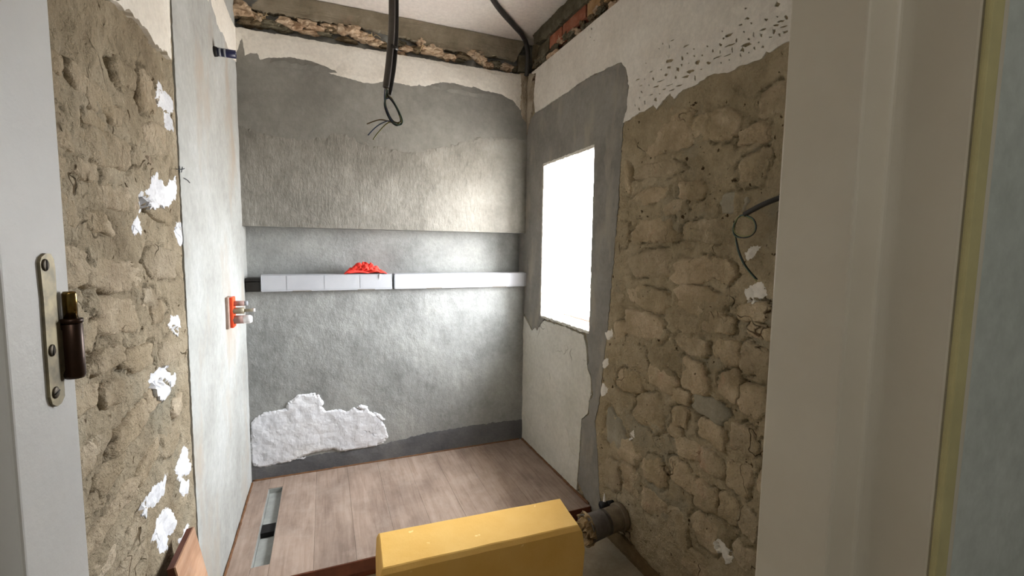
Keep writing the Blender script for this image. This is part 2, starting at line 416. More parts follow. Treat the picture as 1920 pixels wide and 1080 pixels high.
def grid_part(w, u0, u1, v0, v1, step, hf, hole=None, flipn=False):
    U = axis_pts(u0, u1, step, hole[:2] if hole else ()); Vv = axis_pts(v0, v1, step, hole[2:] if hole else ())
    gu, gv = np.meshgrid(U, Vv); H = hf(gu, gv) if hf else np.zeros_like(gu)
    verts = [w.P(gu.flat[i], gv.flat[i], H.flat[i]) for i in range(gu.size)]
    nU = len(U); faces = []
    flip = (w.axis == 0 and w.n < 0) or (w.axis == 1 and w.n > 0)
    for j in range(len(Vv)-1):
        for i in range(nU-1):
            if hole:
                cu = (U[i]+U[i+1])/2; cv = (Vv[j]+Vv[j+1])/2
                if hole[0] < cu < hole[1] and hole[2] < cv < hole[3]: continue
            f = (j*nU+i, j*nU+i+1, (j+1)*nU+i+1, (j+1)*nU+i)
            faces.append(f[::-1] if flip else f)
    return verts, faces
def join(parts):
    V = []; Fc = []
    for v, f in parts:
        b = len(V); V += v; Fc += [tuple(i+b for i in q) for q in f]
    return V, Fc
def quad(a, b, c, d): return [Vector(a), Vector(b), Vector(c), Vector(d)], [(0, 1, 2, 3)]
def sstep(x, a, b):
    t = np.clip((x-a)/(b-a), 0, 1); return t*t*(3-2*t)

# ------------------------------------------------------------------ stones: picture estimates turned into wall metres
SR = [(1334,235,98,60),(1448,187,60,60),(1245,243,92,88),(1228,318,84,30),(1293,356,50,36),(1411,250,62,38),(1408,318,58,60),(1215,368,62,32),(1168,330,20,76),
(1221,433,76,46),(1320,433,90,44),(1214,495,76,50),(1296,508,84,50),(1352,507,44,46),(1209,558,76,46),(1308,566,96,54),(1202,611,76,50),(1283,608,52,36),(1166,440,18,44),(1154,544,25,42),
(1407,585,60,36),(1421,622,50,30),(1340,608,56,36),(1293,648,62,36),(1187,669,42,46),(1238,712,54,42),(1176,716,46,42),(1298,709,52,62),(1358,660,52,46),(1409,675,58,56),(1364,724,44,58),(1269,744,34,30),
(1327,767,62,42),(1214,773,56,66),(1271,782,30,40),(1407,753,58,60),(1262,810,28,26),(1330,812,52,44),(1391,826,56,60),(1150,812,40,64),(1284,842,50,36),(1176,846,48,46),
(1144,892,28,56),(1180,902,38,52),(1222,884,46,54),(1276,893,52,46),(1330,870,48,46),(1382,898,52,58),(1222,946,50,48),(1264,990,48,72),(1316,932,52,52),(1362,956,42,50),(1398,982,40,56),(1318,1000,50,56),(1392,1046,46,50),(1302,1062,56,46),(1372,380,52,40),(1262,388,44,26),
(1160,622,22,40),(1430,300,30,50),(1440,850,36,50),(1430,905,30,50)]
SLs = [(243,140,40,50),(284,175,30,72),(104,160,34,42),(197,187,46,56),(187,226,40,30),(226,218,25,38),(115,217,44,44),(213,280,84,66),(126,258,38,46),(297,262,44,58),(108,113,44,40),(118,312,30,50),
(130,390,52,66),(230,372,80,46),(200,420,50,40),(150,500,58,76),(233,517,92,64),(313,493,46,60),(240,590,92,70),(289,557,28,36),(177,632,34,58),(327,653,36,54),(308,402,44,30),(215,672,60,46),(270,672,50,50),
(170,747,54,54),(260,797,74,58),(287,866,48,50),(328,826,36,58),(217,888,58,50),(173,860,36,58),(240,932,56,46),(190,940,44,40),(207,984,56,42),(183,1020,46,42),(262,1000,46,46),(257,1050,56,42),(207,1058,48,42),(222,738,40,50),(302,742,40,40),(305,585,30,40),(340,760,20,40),
(300,312,40,30),(160,150,46,44),(170,320,50,40),(200,830,44,40)]
def stone_shape(w, rec, seed):
    rnd = random.Random(seed); cx, cy, wd, ht = rec
    u, v = w.uv(cx, cy); a = abs(w.uv(cx+wd/2, cy)[0]-w.uv(cx-wd/2, cy)[0])/2; b = abs(w.uv(cx, cy+ht/2)[1]-w.uv(cx, cy-ht/2)[1])/2
    ph = [rnd.uniform(0, 6.28) for _ in range(5)]; e = rnd.uniform(3.0, 5.0); tilt = rnd.uniform(-.14, .14)
    am = [rnd.uniform(.03, .09) for _ in range(5)]
    def rad(t):
        c, s = np.cos(t), np.sin(t)
        r = (np.abs(c)**e+np.abs(s)**e)**(-1/e)
        return r*(1+am[0]*np.sin(2*t+ph[0])+am[1]*np.sin(3*t+ph[1])+am[2]*np.sin(5*t+ph[2])+.7*am[3]*np.sin(8*t+ph[3])+.5*am[4]*np.sin(13*t+ph[4]))
    return dict(u=u, v=v, a=a*1.04, b=b*1.04, tilt=tilt, rad=rad, seed=seed)
def rho(st, gu, gv):
    du, dv = gu-st['u'], gv-st['v']; c, s = math.cos(st['tilt']), math.sin(st['tilt'])
    x = (du*c+dv*s)/st['a']; y = (-du*s+dv*c)/st['b']
    return np.hypot(x, y)/st['rad'](np.arctan2(y, x))
STR = [stone_shape(WR, r, 100+i) for i, r in enumerate(SR)]
STL = [stone_shape(WL, r, 400+i) for i, r in enumerate(SLs)]
def rough_h(stones, seed, amp=1.0):
    def f(gu, gv):
        h = -.011+amp*(.012*fbm(gu, gv, 6, 4, seed)+.008*fbm(gu, gv, 24, 3, seed+5))
        for st in stones:
            m_ = (np.abs(gu-st['u']) < st['a']*1.8) & (np.abs(gv-st['v']) < st['b']*1.8)
            if not m_.any(): continue
            rr = rho(st, gu[m_], gv[m_]); k = fbm(gu[m_], gv[m_], 11, 2, st['seed'])
            ring = np.exp(-((rr-1.06)/.055)**2)*np.clip(.42+k*2.0, 0, 1)
            h[m_] -= .019*ring
        return h
    return f
def surface(stones, base):
    def f(u, v):
        h = base(u.copy(), v.copy())
        for st in stones:
            rr = rho(st, u, v); m_ = rr < 1.0
            h = np.where(m_, np.maximum(h, -.0045+.004*np.interp(rr, [0, .52, .76, .9, 1], [1, 1, .75, .3, -.8])), h)
        return h
    return f
def make_stone(w, st, mat, parent, h0):
    N = 34; T = np.arange(N)*2*math.pi/N; R0 = st['rad'](T); rnd = random.Random(st['seed'])
    c, s = math.cos(st['tilt']), math.sin(st['tilt']); tu, tv = rnd.uniform(-.05, .05), rnd.uniform(-.05, .05); top = h0+rnd.uniform(.002, .0055)
    rings = [(1.03, -.024), (1.0, -.008), (.90, .30), (.76, .75), (.52, 1.0), (.26, 1.0)]
    verts = []; faces = []
    for k, (q, hh) in enumerate(rings):
        for i in range(N):
            x = math.cos(T[i])*R0[i]*q*st['a']; y = math.sin(T[i])*R0[i]*q*st['b']
            uu = st['u']+x*c-y*s; vv = st['v']+x*s+y*c
            if k < 2: z = h0+hh
            else: z = h0+(top-h0)*hh+x*tu+y*tv+.0075*float(fbm(np.array([uu]), np.array([vv]), 24, 3, st['seed'])[0])
            verts.append(w.P(uu, vv, z))
    verts.append(w.P(st['u'], st['v'], top))
    for k in range(len(rings)-1):
        for i in range(N):
            j = (i+1) % N; faces.append((k*N+i, k*N+j, (k+1)*N+j, (k+1)*N+i))
    e = (len(rings)-1)*N
    for i in range(N): faces.append((e+i, e+(i+1) % N, e+N))
    if w.n < 0 and w.axis == 0: faces = [f[::-1] for f in faces]
    return link('stone', verts, faces, mat, parent, True)

# ------------------------------------------------------------------ back wall with niche
def h_up(u, v):
    band = sstep(v, ZP-.012, ZP+.004)
    h = .0018*fbm(u, v, 9, 4, 3)+.0012*fbm(u, v, 40, 3, 8)
    return h*(1-band)+band*(-.045+.018*fbm(u, v, 16, 4, 21))
def h_lo(u, v): return (.0035*fbm(u, v, 7, 4, 5)+.0022*fbm(u*1.4, v*.7, 30, 3, 9))*sstep(ZL-v, 0, .03)
NB = Wall(1, B+ND, -1)
parts = [grid_part(WB, L-.08, R+.10, ZS, ZC+.01, .014, h_up), grid_part(WB, L-.02, R+.02, 0, ZL, .014, h_lo),
         grid_part(NB, L-.02, R+.02, ZL-.002, ZS+.002, .02, lambda u, v: .004*fbm(u, v, 8, 4, 12))]
parts.append(grid_part(Wall(1, B+ND+.07, -1), L-.1, R+.12, -.03, ZC+.05, .5, None))
parts.append(quad((L-.02, B, ZL), (R+.02, B, ZL), (R+.02, B+ND+.01, ZL), (L-.02, B+ND+.01, ZL)))
parts.append(quad((L-.02, B+ND+.01, ZS), (R+.02, B+ND+.01, ZS), (R+.02, B, ZS), (L-.02, B, ZS)))
v, f = join(parts)
wall_back = struct(link('wall_back', v, f, 'cement_rough', None, True))
ktop = lambda u, v: v > ZP-.02 or u < L+.012
# smooth mid coat, rough lower coat, white top band
skin('smooth_render', WB, poly(WB, [(436,60),(700,100),(978,150),(990,262)])+[(R+.01, 2.2), (R+.01, 2.0)]+poly(WB, [(930,300),(830,310),(760,300),(700,285),(640,262),(560,275),(450,250)])+[(L-.01, 2.05)], 'cement_smooth', wall_back, h=.0030, depth=.02, grid=.03, jag=.006, seed=11, keep=lambda u, v: u < L+.02 or u > R-.02)
skin('rough_render', WB, [(L-.01, ZS+.001), (R+.01, ZS+.001)]+poly(WB, [(993,262),(930,258),(880,262),(830,276),(770,287),(720,278),(690,266),(640,250),(600,258),(540,258),(500,252),(442,234)]), 'cement_coat', wall_back, h=.0052, depth=.03, grid=.016, jag=.014, seed=12, relief=.0018, edge=.62, keep=lambda u, v: u < L+.012 or u > R-.012 or v < ZS+.006, rscale=18)
skin('white_plaster', WB, [(L-.005, ZP), (R-.03, ZP)]+poly(WB, [(976,207),(962,190),(940,177),(915,172),(885,166),(860,160),(838,156),(815,157),(797,162),(770,161),(745,156),(722,152),(700,157),(680,155),(660,149),(632,141),(614,136),(626,132),(608,124),(584,115),(545,108),(505,109),(489,112),(482,101),(470,100),(459,105),(457,85),(454,72),(447,88),(441,104)]), 'plaster_white', wall_back, h=.0062, depth=.05, grid=.035, jag=.0035, seed=13, keep=lambda u, v: u < L+.012)
skin('brushed_cement', WB, poly(WB, [(489,113),(520,109),(560,111),(600,122),(640,137),(600,136),(560,130),(520,126)]), 'cement_smooth', wall_back, h=.0068, depth=.01, grid=.03, jag=.004, seed=14)
skin('brushed_cement', WB, poly(WB, [(798,163),(822,155),(850,156),(890,166),(930,176),(955,190),(900,184),(850,175)]), 'cement_smooth', wall_back, h=.0068, depth=.01, grid=.03, jag=.003, seed=15)
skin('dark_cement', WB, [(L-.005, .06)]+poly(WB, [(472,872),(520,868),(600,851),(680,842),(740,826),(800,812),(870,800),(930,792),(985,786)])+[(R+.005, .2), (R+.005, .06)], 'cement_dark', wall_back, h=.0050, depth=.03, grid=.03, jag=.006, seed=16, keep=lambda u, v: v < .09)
skin('white_filler', WB, poly(WB, [(471,795),(480,782),(498,772),(520,769),(537,766),(540,755),(548,750),(556,742),(572,739),(590,737),(597,744),(606,752),(603,762),(612,770),(635,768),(652,770),(662,764),(676,769),(688,764),(692,770),(703,776),(714,786),(724,803),(727,818),(720,830),(706,836),(680,838),(650,845),(625,842),(600,845),(580,851),(562,857),(545,864),(520,869),(495,875),(478,874),(471,862)]), 'filler_white', wall_back, h=.0095, depth=.02, grid=.012, seg=.006, jag=.005, seed=17, relief=.0024, rscale=22)
for i, pts in enumerate([[(590,744),(597,738),(602,748),(607,757),(601,765),(594,758)],[(668,763),(676,758),(690,762),(689,768),(676,767)],[(700,772),(712,776),(722,786),(716,790),(706,782)],[(556,860),(574,856),(570,860)]]):
    skin('filler_crumb', WB, poly(WB, pts), 'filler_white', wall_back, h=.011, depth=.02, grid=.01, seg=.005, jag=.003, seed=30+i)
# band under the ceiling: board, rubble, straw
bb = skin('beam_board', WB, [(L+.16, ZC-.003), (R-.02, ZC-.003)]+poly(WB, [(968,112),(930,104),(880,99),(840,92),(800,84),(770,72),(735,62),(700,54),(660,47),(620,42),(580,35),(540,28),(505,22),(470,14)]), 'beam_board', wall_back, h=-.006, depth=.05, grid=.03, jag=.006, seed=18, relief=.003, keep=lambda u, v: v > ZC-.01)
rnd = random.Random(5)
def lump(p, r, mat, parent, seed, flat=(1, 1, 1), name='rubble_stone'):
    bm = bmesh.new(); bmesh.ops.create_icosphere(bm, subdivisions=3, radius=1)
    for q in bm.verts:
        n_ = mnoise.noise(q.co*1.3+Vector((seed*3.1, 0, 0)))*.55+mnoise.noise(q.co*3.2+Vector((0, seed*1.7, 0)))*.38
        q.co = Vector(p)+Vector((q.co.x*flat[0], q.co.y*flat[1], q.co.z*flat[2]))*r*(1+n_)
    return link_bm(name, bm, mat, parent, False)
for i, (x, y, r, fx, mat) in enumerate([(432,22,.035,1.2,'raw_wall'),(450,20,.05,1.4,'rubble'),(470,40,.035,1.5,'raw_wall'),(486,34,.03,1.2,'rubble'),(510,46,.03,1.8,'beam_dark'),(537,40,.030,1.3,'rubble'),(552,47,.026,1.6,'rubble'),(575,43,.026,1.7,'rubble'),(592,52,.022,2.2,'rubble'),(615,50,.022,1.4,'rubble'),(625,56,.02,2,'raw_wall'),(640,53,.036,1.2,'rubble'),(662,58,.036,1.2,'rubble'),(676,66,.03,1.3,'rubble'),(690,72,.028,1.4,'rubble'),(706,80,.026,1.6,'rubble'),(720,84,.022,1.6,'raw_wall'),(750,82,.022,1.4,'beam_dark'),(762,90,.024,1.6,'rubble'),(778,92,.024,1.4,'raw_wall'),(789,78,.028,.9,'rubble'),(797,90,.022,1.5,'rubble'),(815,90,.03,1.5,'rubble'),(822,100,.024,1.6,'rubble'),(838,106,.026,1.4,'rubble'),(850,108,.022,1.2,'rubble'),(868,104,.026,1.6,'raw_wall'),(884,98,.026,1.5,'rubble'),(897,104,.034,1.1,'rubble'),(903,114,.03,1.2,'rubble'),(915,122,.024,1.2,'rubble'),(930,120,.026,1.8,'beam_dark'),(950,126,.028,1.6,'rubble'),(965,128,.022,1.2,'beam_dark'),(580,60,.016,3,'rubble'),(650,74,.016,3,'raw_wall'),(745,98,.014,3,'rubble'),(858,112,.014,2.5,'beam_dark'),(525,52,.02,2.2,'beam_dark'),(605,62,.014,3,'beam_dark'),(800,98,.014,3,'rubble')]):
    lump(WB.px(x, y, -.026)+Vector((0, 0, -.004)), r*1.12, mat, wall_back, i+1, (fx, .85, .78))
for i in range(26):
    x, y = rnd.choice([(478, 32), (484, 36), (490, 30), (700, 72), (690, 66), (795, 88), (900, 110)]); x += rnd.uniform(-9, 9); y += rnd.uniform(-6, 6)
    a = WB.px(x, y, -.004); d = Vector((rnd.uniform(-1, 1), rnd.uniform(-.6, .2), rnd.uniform(-.7, 1))).normalized()*rnd.uniform(.02, .05)
    tube('straw', [a-d*.5, a+Vector((0, -.004, .002)), a+d*.5], .0011, 'straw', wall_back, 4, 2)

# ------------------------------------------------------------------ left wall
EU = 1.772
def h_left(u, v):
    rg = rough_h(STL, 40)(u, v)*1.0
    near = sstep(u, EU-.06, EU-.005); rg = rg*(1-near)+near*(rg*.35+.001)
    far = sstep(u, 1.80, 1.83)
    return rg*(1-far)+(-.006)*far
v, f = join([grid_part(WL, HY, 1.0, 0, ZC+.01, .06, None), grid_part(WL, 1.0, 1.84, .25, 2.55, .0075, h_left), grid_part(WL, 1.0, 1.84, 0, .25, .02, lambda u, v: u*0-.008), grid_part(WL, 1.0, 1.84, 2.55, ZC+.01, .02, lambda u, v: u*0-.008),
             grid_part(WL, 1.84, B+ND+.02, 0, ZC+.01, .05, lambda u, v: u*0-.006),
             grid_part(Wall(0, L-.06, 1), HY, B+.25, -.03, ZC+.05, .5, None)])
wall_left = struct(link('wall_left', v, f, 'mortar_tan', None, True))
EU = 1.772
skin('grey_skim', WL, [(EU, .0), (B+ND+.01, .0), (B+ND+.01, ZC), (EU, ZC)], 'skim_grey', wall_left, h=.004, depth=.03, grid=.03, seg=.012, jag=.004, seed=41, relief=.0016, keep=lambda u, v: u > EU+.05 or v < .02 or v > ZC-.02)
skin('white_plaster', WL, poly(WL, [(385,-6),(398,20),(404,42),(412,60),(419,70),(424,85),(431,104)])+[(B-.004, ZP-.18), (B-.004, ZP+.0), (2.62, ZP)], 'plaster_white', wall_left, h=.0075, depth=.01, grid=.03, jag=.005, seed=42, keep=lambda u, v: u > B-.02)
skin('white_plaster', WL, poly(WL, [(204,-4),(225,10),(241,20),(250,30),(262,40),(272,55),(282,66),(290,84),(300,90),(312,98),(320,112),(319,60),(317,-6)]), 'plaster_white', wall_left, h=.003, depth=.03, grid=.03, jag=.006, seed=43)
spots_l = [[(299,156),(310,158),(322,178),(327,200),(324,212),(312,206),(300,190)],[(318,212),(325,212),(328,245),(321,240)],[(290,332),(296,318),(303,334),(314,350),(320,338),(331,330),(334,352),(332,374),(318,386),(310,390),(296,388),(285,392),(278,398),(264,390),(262,380),(276,366),(286,352)],[(262,412),(271,404),(279,420),(286,432),(282,446),(270,440),(261,430)],[(334,418),(344,420),(346,452),(340,460),(333,446)],[(322,590),(340,592),(341,612),(336,626),(330,628),(322,612)],[(300,692),(316,685),(324,698),(338,700),(334,720),(322,738),(314,748),(304,752),(296,738),(292,716)],[(350,838),(358,842),(361,880),(352,892),(338,902),(336,880),(344,860)],[(322,886),(318,922),(306,944),(290,952),(280,968),(268,968),(274,944),(290,920),(308,900)],[(346,898),(360,900),(358,926),(350,936),(347,915)],[(320,950),(336,952),(338,985),(330,1000),(326,1030),(314,1032),(306,1012),(292,1014),(300,990),(310,970)],[(354,980),(359,984),(352,1006),(342,1026),(340,1010)]]
for i, pts in enumerate(spots_l):
    skin('filler_spot', WL, poly(WL, pts), 'filler_white', wall_left, h=.0016, depth=.012, grid=.011, seg=.005, jag=.0085, seed=60+i, relief=.0012, edge=.2, follow=surface(STL, h_left))
for st in STL: make_stone(WL, st, 'stone_tan', wall_left, -.009)
for pts in ([(331,317),(340,318),(346,316)], [(336,311),(337,324)], [(342,313),(340,323)], [(345,334),(352,338),(356,343)]):
    tube('pencil_stroke', [WL.px(x, y, .0065) for x, y in pts], .0012, 'pencil', wall_left, 5, 2)

# ------------------------------------------------------------------ right wall with window
GE = np.array([WR.uv(x, y) for x, y in [(1124,920),(1122,880),(1119,830),(1116,790),(1122,762),(1126,735),(1130,700),(1134,660),(1140,610),(1146,540),(1152,470),(1158,400),(1163,330),(1167,262),(1170,226)]])
WE = np.array([WR.uv(x, y) for x, y in [(1492,66),(1450,94),(1400,119),(1335,140),(1300,160),(1264,186),(1212,206),(1169,231)]])
def h_right(u, v):
    rg = rough_h(STR, 90)(u, v)
    ub_ = np.interp(v, GE[:, 1], GE[:, 0]); vb_ = np.interp(u, WE[::1, 0], WE[::1, 1])
    near = np.maximum(sstep(u, ub_-.09, ub_-.005), sstep(v, vb_-.14, vb_-.01))
    rg = rg*(1-near)+near*(.0005+rg*.25+.0015)
    far = sstep(u, 1.98, 2.06)
    band = sstep(v, ZP-.012, ZP+.004)
    return (rg*(1-far)+far*(-.008))*(1-band)+band*(-.05+.016*fbm(u, v, 16, 4, 31))
HOLE = (WY1, WY2, WZ0, WZ1)
v, f = join([grid_part(WR, HY, .95, 0, ZC+.01, .06, lambda u, v: u*0-.012), grid_part(WR, .95, 2.0, 0, ZC+.01, .0085, h_right), grid_part(WR, 2.0, B+ND+.02, 0, ZC+.01, .02, h_right, HOLE),
             grid_part(Wall(0, R+.11, -1), HY, B+.25, -.03, ZC+.05, .5, None, HOLE)])
wall_right = struct(link('wall_right', v, f, 'mortar_right', None, True))
g = .004
PB = [(1196,214),(1212,206),(1232,205),(1264,186),(1300,160),(1335,140),(1368,136),(1400,119),(1425,114),(1450,94),(1484,76)]
given = [(1237,92),(1244,82),(1256,88),(1262,76),(1280,110),(1290,100),(1302,92),(1308,118),(1318,104),(1330,118),(1338,96),(1346,108),(1352,84),(1358,72),(1366,66),(1374,94),(1382,76),(1390,104),(1396,60),(1402,84),(1410,44),(1414,66),(1424,80),(1432,56),(1438,38),(1446,70),(1456,48),(1466,40),(1474,60),(1196,150),(1204,172),(1210,192),(1218,160),(1226,148),(1222,178),(1238,176),(1240,152),(1250,140),(1256,160),(1268,146),(1272,130),(1276,160),(1286,144),(1296,134),(1304,146),(1316,130),(1192,198),(1200,205)]
extra_pits = []
for _ in range(900):
    x = rnd.uniform(1200, 1476); y = float(np.interp(x, [p[0] for p in PB], [p[1] for p in PB]))-18-abs(rnd.gauss(0, 1))*24
    if len(extra_pits) < 75 and all(math.hypot((x-a)*.7, y-b_) > 9.5 for a, b_ in given+extra_pits): extra_pits.append((x, y))
win = [(WY1, WZ0), (WY2, WZ0), (WY2, WZ1), (WY1, WZ1)]
win_h = refine(win, .02, .003, 3)
kr = lambda u, v: u > B-.03
skin('grey_cement', WR, [(B+ND, ZS), (B+ND, ZL-.1)]+[(B+.002, 1.0)]+poly(WR, [(996,612),(1000,618),(1004,612),(1008,618),(1014,606),(1021,598),(1040,604),(1060,610),(1080,618),(1098,626),(1102,640),(1104,672),(1103,690),(1109,704),(1112,740),(1106,752),(1104,776),(1092,786),(1090,820),(1087,870),(1084,902)])+[(2.03, .06), (1.90, .06)]+poly(WR, [(1124,920),(1122,880),(1119,830),(1116,790),(1122,762),(1126,735),(1130,700),(1134,660),(1140,610),(1146,540),(1152,470),(1158,400),(1163,330),(1167,262),(1170,226),(1176,200),(1179,160),(1173,128),(1165,118),(1156,121),(1142,126),(1132,134),(1112,142),(1092,154),(1070,170),(1048,184),(1028,198),(1012,208),(1004,212)])+[(B, 2.3)], 'cement_right', wall_right, h=.0030, depth=.03, grid=.03, jag=.005, seed=91, holes=[win_h], keep=kr)
skin('white_plaster', WR, [(B-.045, ZP), (.60, ZP), (.60, 2.30)]+poly(WR, [(1492,66),(1484,76),(1466,82),(1450,94),(1438,97),(1425,114),(1400,119),(1384,128),(1368,136),(1335,140),(1318,150),(1300,160),(1282,168),(1264,186),(1258,176),(1244,190),(1232,205),(1226,196),(1212,206),(1196,214),(1184,222),(1169,231),(1176,205),(1180,165),(1175,128),(1166,117),(1156,121),(1142,126),(1132,133),(1112,141),(1092,153),(1070,169),(1048,183),(1028,197),(1012,207),(1004,211)])+[], 'plaster_white', wall_right, h=.0055, depth=.06, grid=.035, jag=.0045, seed=92, keep=lambda u, v: u > B-.06 or u < .7 or v > ZP-.02,
     holes=[[(u+math.cos(t)*a*rr, vv+math.sin(t+.5)*b*rr) for t, rr in zip([k*6.283/9 for k in range(9)], [rnd.uniform(.5, 1.4) for _ in range(9)])] for (u, vv), a, b in
                        [(WR.uv(x, y), rnd.choice((.003, .004, .006, .010, .018)), rnd.choice((.003, .004, .006, .009))) for x, y in
             extra_pits+[(1237,92),(1244,82),(1256,88),(1262,76),(1280,110),(1290,100),(1302,92),(1308,118),(1318,104),(1330,118),(1338,96),(1346,108),(1352,84),(1358,72),(1366,66),(1374,94),(1382,76),(1390,104),(1396,60),(1402,84),(1410,44),(1414,66),(1424,80),(1432,56),(1438,38),(1446,70),(1456,48),(1466,40),(1474,60),(1196,150),(1204,172),(1210,192),(1218,160),(1226,148),(1222,178),(1238,176),(1240,152),(1250,140),(1256,160),(1268,146),(1272,130),(1276,160),(1286,144),(1296,134),(1304,146),(1316,130),(1192,198),(1200,205),(1110,54),(1115,76),(1108,70)]]])
skin('lime_plaster', WR, [(B+.002, .07)]+[(B+.002, .98)]+poly(WR, [(998,620),(1004,614),(1008,620),(1015,608),(1022,601),(1040,607),(1060,613),(1078,621),(1095,629),(1100,650),(1102,690),(1108,706),(1110,740),(1105,752),(1103,776),(1091,785),(1089,820),(1086,870),(1083,902),(1082,920)])+[(2.07, .07)], 'plaster_lime', wall_right, h=.0065, depth=.03, grid=.035, jag=.004, seed=93, keep=lambda u, v: u > B-.02 or v < .09, relief=.002)
for i, pts in enumerate([[(1134,622),(1146,616),(1148,628),(1142,640),(1136,634)],[(1111,656),(1119,656),(1116,668),(1114,678),(1110,668)],[(1129,674),(1140,672),(1141,684),(1132,692),(1127,684)],[(1122,724),(1130,720),(1138,728),(1136,738),(1128,744),(1122,734)],[(1392,546),(1406,536),(1424,530),(1432,540),(1436,552),(1424,562),(1408,570),(1396,566)],[(1392,474),(1402,466),(1418,460),(1424,462),(1414,472),(1410,484),(1398,488)],[(1337,1018),(1346,1012),(1356,1020),(1362,1030),(1370,1042),(1366,1058),(1356,1060),(1352,1044),(1342,1036)],[(1176,812),(1186,806),(1188,820),(1178,826)],[(1406,536),(1414,532),(1412,540)]]):
    skin('filler_spot', WR, poly(WR, pts), 'plaster_white', wall_right, h=(.0032 if i < 4 and pts[0][0] < 1137 else .0016), depth=.012, grid=.011, seg=.004, jag=.0065, seed=120+i, relief=.001, edge=.3, follow=surface(STR, h_right))
for i, st in enumerate(STR): make_stone(WR, st, 'stone_grey' if SR[i][:2] in ((1327, 767), (1372, 380), (1150, 812)) else 'stone_right', wall_right, -.009)
skin('damp_strip', WR, [(1.0, 0), (1.95, 0)]+poly(WR, [(1140,990),(1165,1003),(1190,1030),(1215,1060),(1240,1085)])+[(1.0, .045)], 'damp_brown', wall_right, h=.006, depth=.03, grid=.03, jag=.004, seed=94)
# bricks and beam under the ceiling on the right wall
skin('beam_face', WR, [(.9, ZC-.002), (B-.10, ZC-.002)]+poly(WR, [(1004,84),(1020,76),(1040,58),(1060,38),(1080,22),(1100,6),(1125,-14)])+[(.9, ZC-.09)], 'beam_dark', wall_right, h=.016, depth=.08, grid=.025, jag=.007, seed=95, relief=.006, rscale=22, keep=lambda u, v: v > ZC-.01)
zb0, zb1 = WR.uv(1075, 58, -.02)[1], WR.uv(1075, 33, -.02)[1]
ue = [WR.uv(x, 50, -.02)[0] for x in (1012, 1034, 1058, 1103, 1146)]
ub = [(ue[0], ue[1]), (ue[1], ue[2]), (ue[2], ue[3]), (ue[3], ue[4])]+[(ue[4]-.24*k, ue[4]-.24*(k+1)) for k in range(3)]
for k, (a, b_) in enumerate(ub):
    lo, hi = min(a, b_)+.007, max(a, b_)-.007
    bm = box_bm(R+.006, R+.10, lo, hi, zb0+rnd.uniform(-.004, .004), zb1, .004)
    for q in bm.verts: q.co += Vector((mnoise.noise(q.co*40)*.003, 0, mnoise.noise(q.co*31)*.003))
    link_bm('brick', bm, ['beam_dark', 'brick_red', 'brick_red', 'brick_ochre'][k] if k < 4 else 'brick_red', wall_right)
for i in range(34):
    u = 2.86-(i/33)**1.0*1.35; vv = ZP+.012+rnd.uniform(0, .06)
    lump(WR.P(u+rnd.uniform(-.02, .02), vv, -.02), rnd.uniform(.016, .032), rnd.choice(['rubble', 'rubble', 'raw_wall', 'beam_dark']), wall_right, i+60, (.8, 1.4, .7))
# corner chase: broken mortar strip and solid dark box, the recess shade put into its colour
skin('mortar_strip', WB, poly(WB, [(975,138),(977,170),(976,205),(980,222),(988,236)])+[(R+.003, 2.2), (R+.003, ZP+.02)], 'strip_mortar', wall_back, h=.013, depth=.03, grid=.02, jag=.006, seed=96, relief=.006, rscale=30)
skin('mortar_strip', WR, [(B+.0, ZP+.02), (B-.0, 2.22)]+poly(WR, [(997,215),(1001,190),(1004,160),(1006,138)]), 'strip_mortar', wall_right, h=.010, depth=.03, grid=.02, jag=.005, seed=97, relief=.004, rscale=30)
box('chase_dark_box', R-.07, R+.0, B-.018, B+.03, ZP+.02, ZC-.10, 'beam_dark', wall_back, .004)
# small rendered cracks around the window opening
sillrag = WR.uv(1022, 600)
# ------------------------------------------------------------------ window
DP = .17
w1 = bpy.data.objects.new('window_1', None); C.objects.link(w1); struct(w1); w1['_base'] = Vector((0, 0, 0))
def reveal(name, a, b, c, d, mat):                     # lining with uneven surface
    n = 14; V = []; F_ = []
    a, b, c, d = map(Vector, (a, b, c, d)); nn = (b-a).cross(d-a).normalized()
    for j in range(n+1):
        for i in range(n+1):
            s, t = i/n, j/n; p = (a*(1-s)+b*s)*(1-t)+(d*(1-s)+c*s)*t
            e = min(s, 1-s, t, 1-t)
            V.append(p+nn*.004*mnoise.noise(p*14)*(1 if e > 0 else 0))
    for j in range(n):
        for i in range(n): q = j*(n+1)+i; F_.append((q, q+1, q+n+2, q+n+1))
    return link(name, V, F_, mat, w1, True)
x0, x1 = R-.001, R+DP+.05
reveal('reveal', (x0, WY2, WZ0), (x1, WY2, WZ0), (x1, WY2, WZ1), (x0, WY2, WZ1), 'reveal_white')
reveal('reveal', (x1, WY1, WZ0), (x0, WY1, WZ0), (x0, WY1, WZ1), (x1, WY1, WZ1), 'reveal_white')
reveal('reveal', (x0, WY2, WZ1), (x1, WY2, WZ1), (x1, WY1, WZ1), (x0, WY1, WZ1), 'reveal_white')
reveal('window_sill', (x0, WY1, WZ0), (x1, WY1, WZ0), (x1, WY2, WZ0), (x0, WY2, WZ0), 'sill_brick')
fx0, fx1 = R+DP, R+DP+.045
bm = box_bm(fx0, fx1, WY1, WY1+.03, WZ0, WZ1, .003); box_bm(fx0, fx1, WY2-.03, WY2, WZ0, WZ1, .003, bm)
box_bm(fx0, fx1, WY1+.03, WY2-.03, WZ0, WZ0+.03, .003, bm); box_bm(fx0, fx1, WY1+.03, WY2-.03, WZ1-.03, WZ1, .003, bm)
link_bm('window_frame', bm, 'frame_white', w1)
box('pane', fx0+.018, fx0+.024, WY1+.025, WY2-.025, WZ0+.025, WZ1-.025, 'glass', w1)
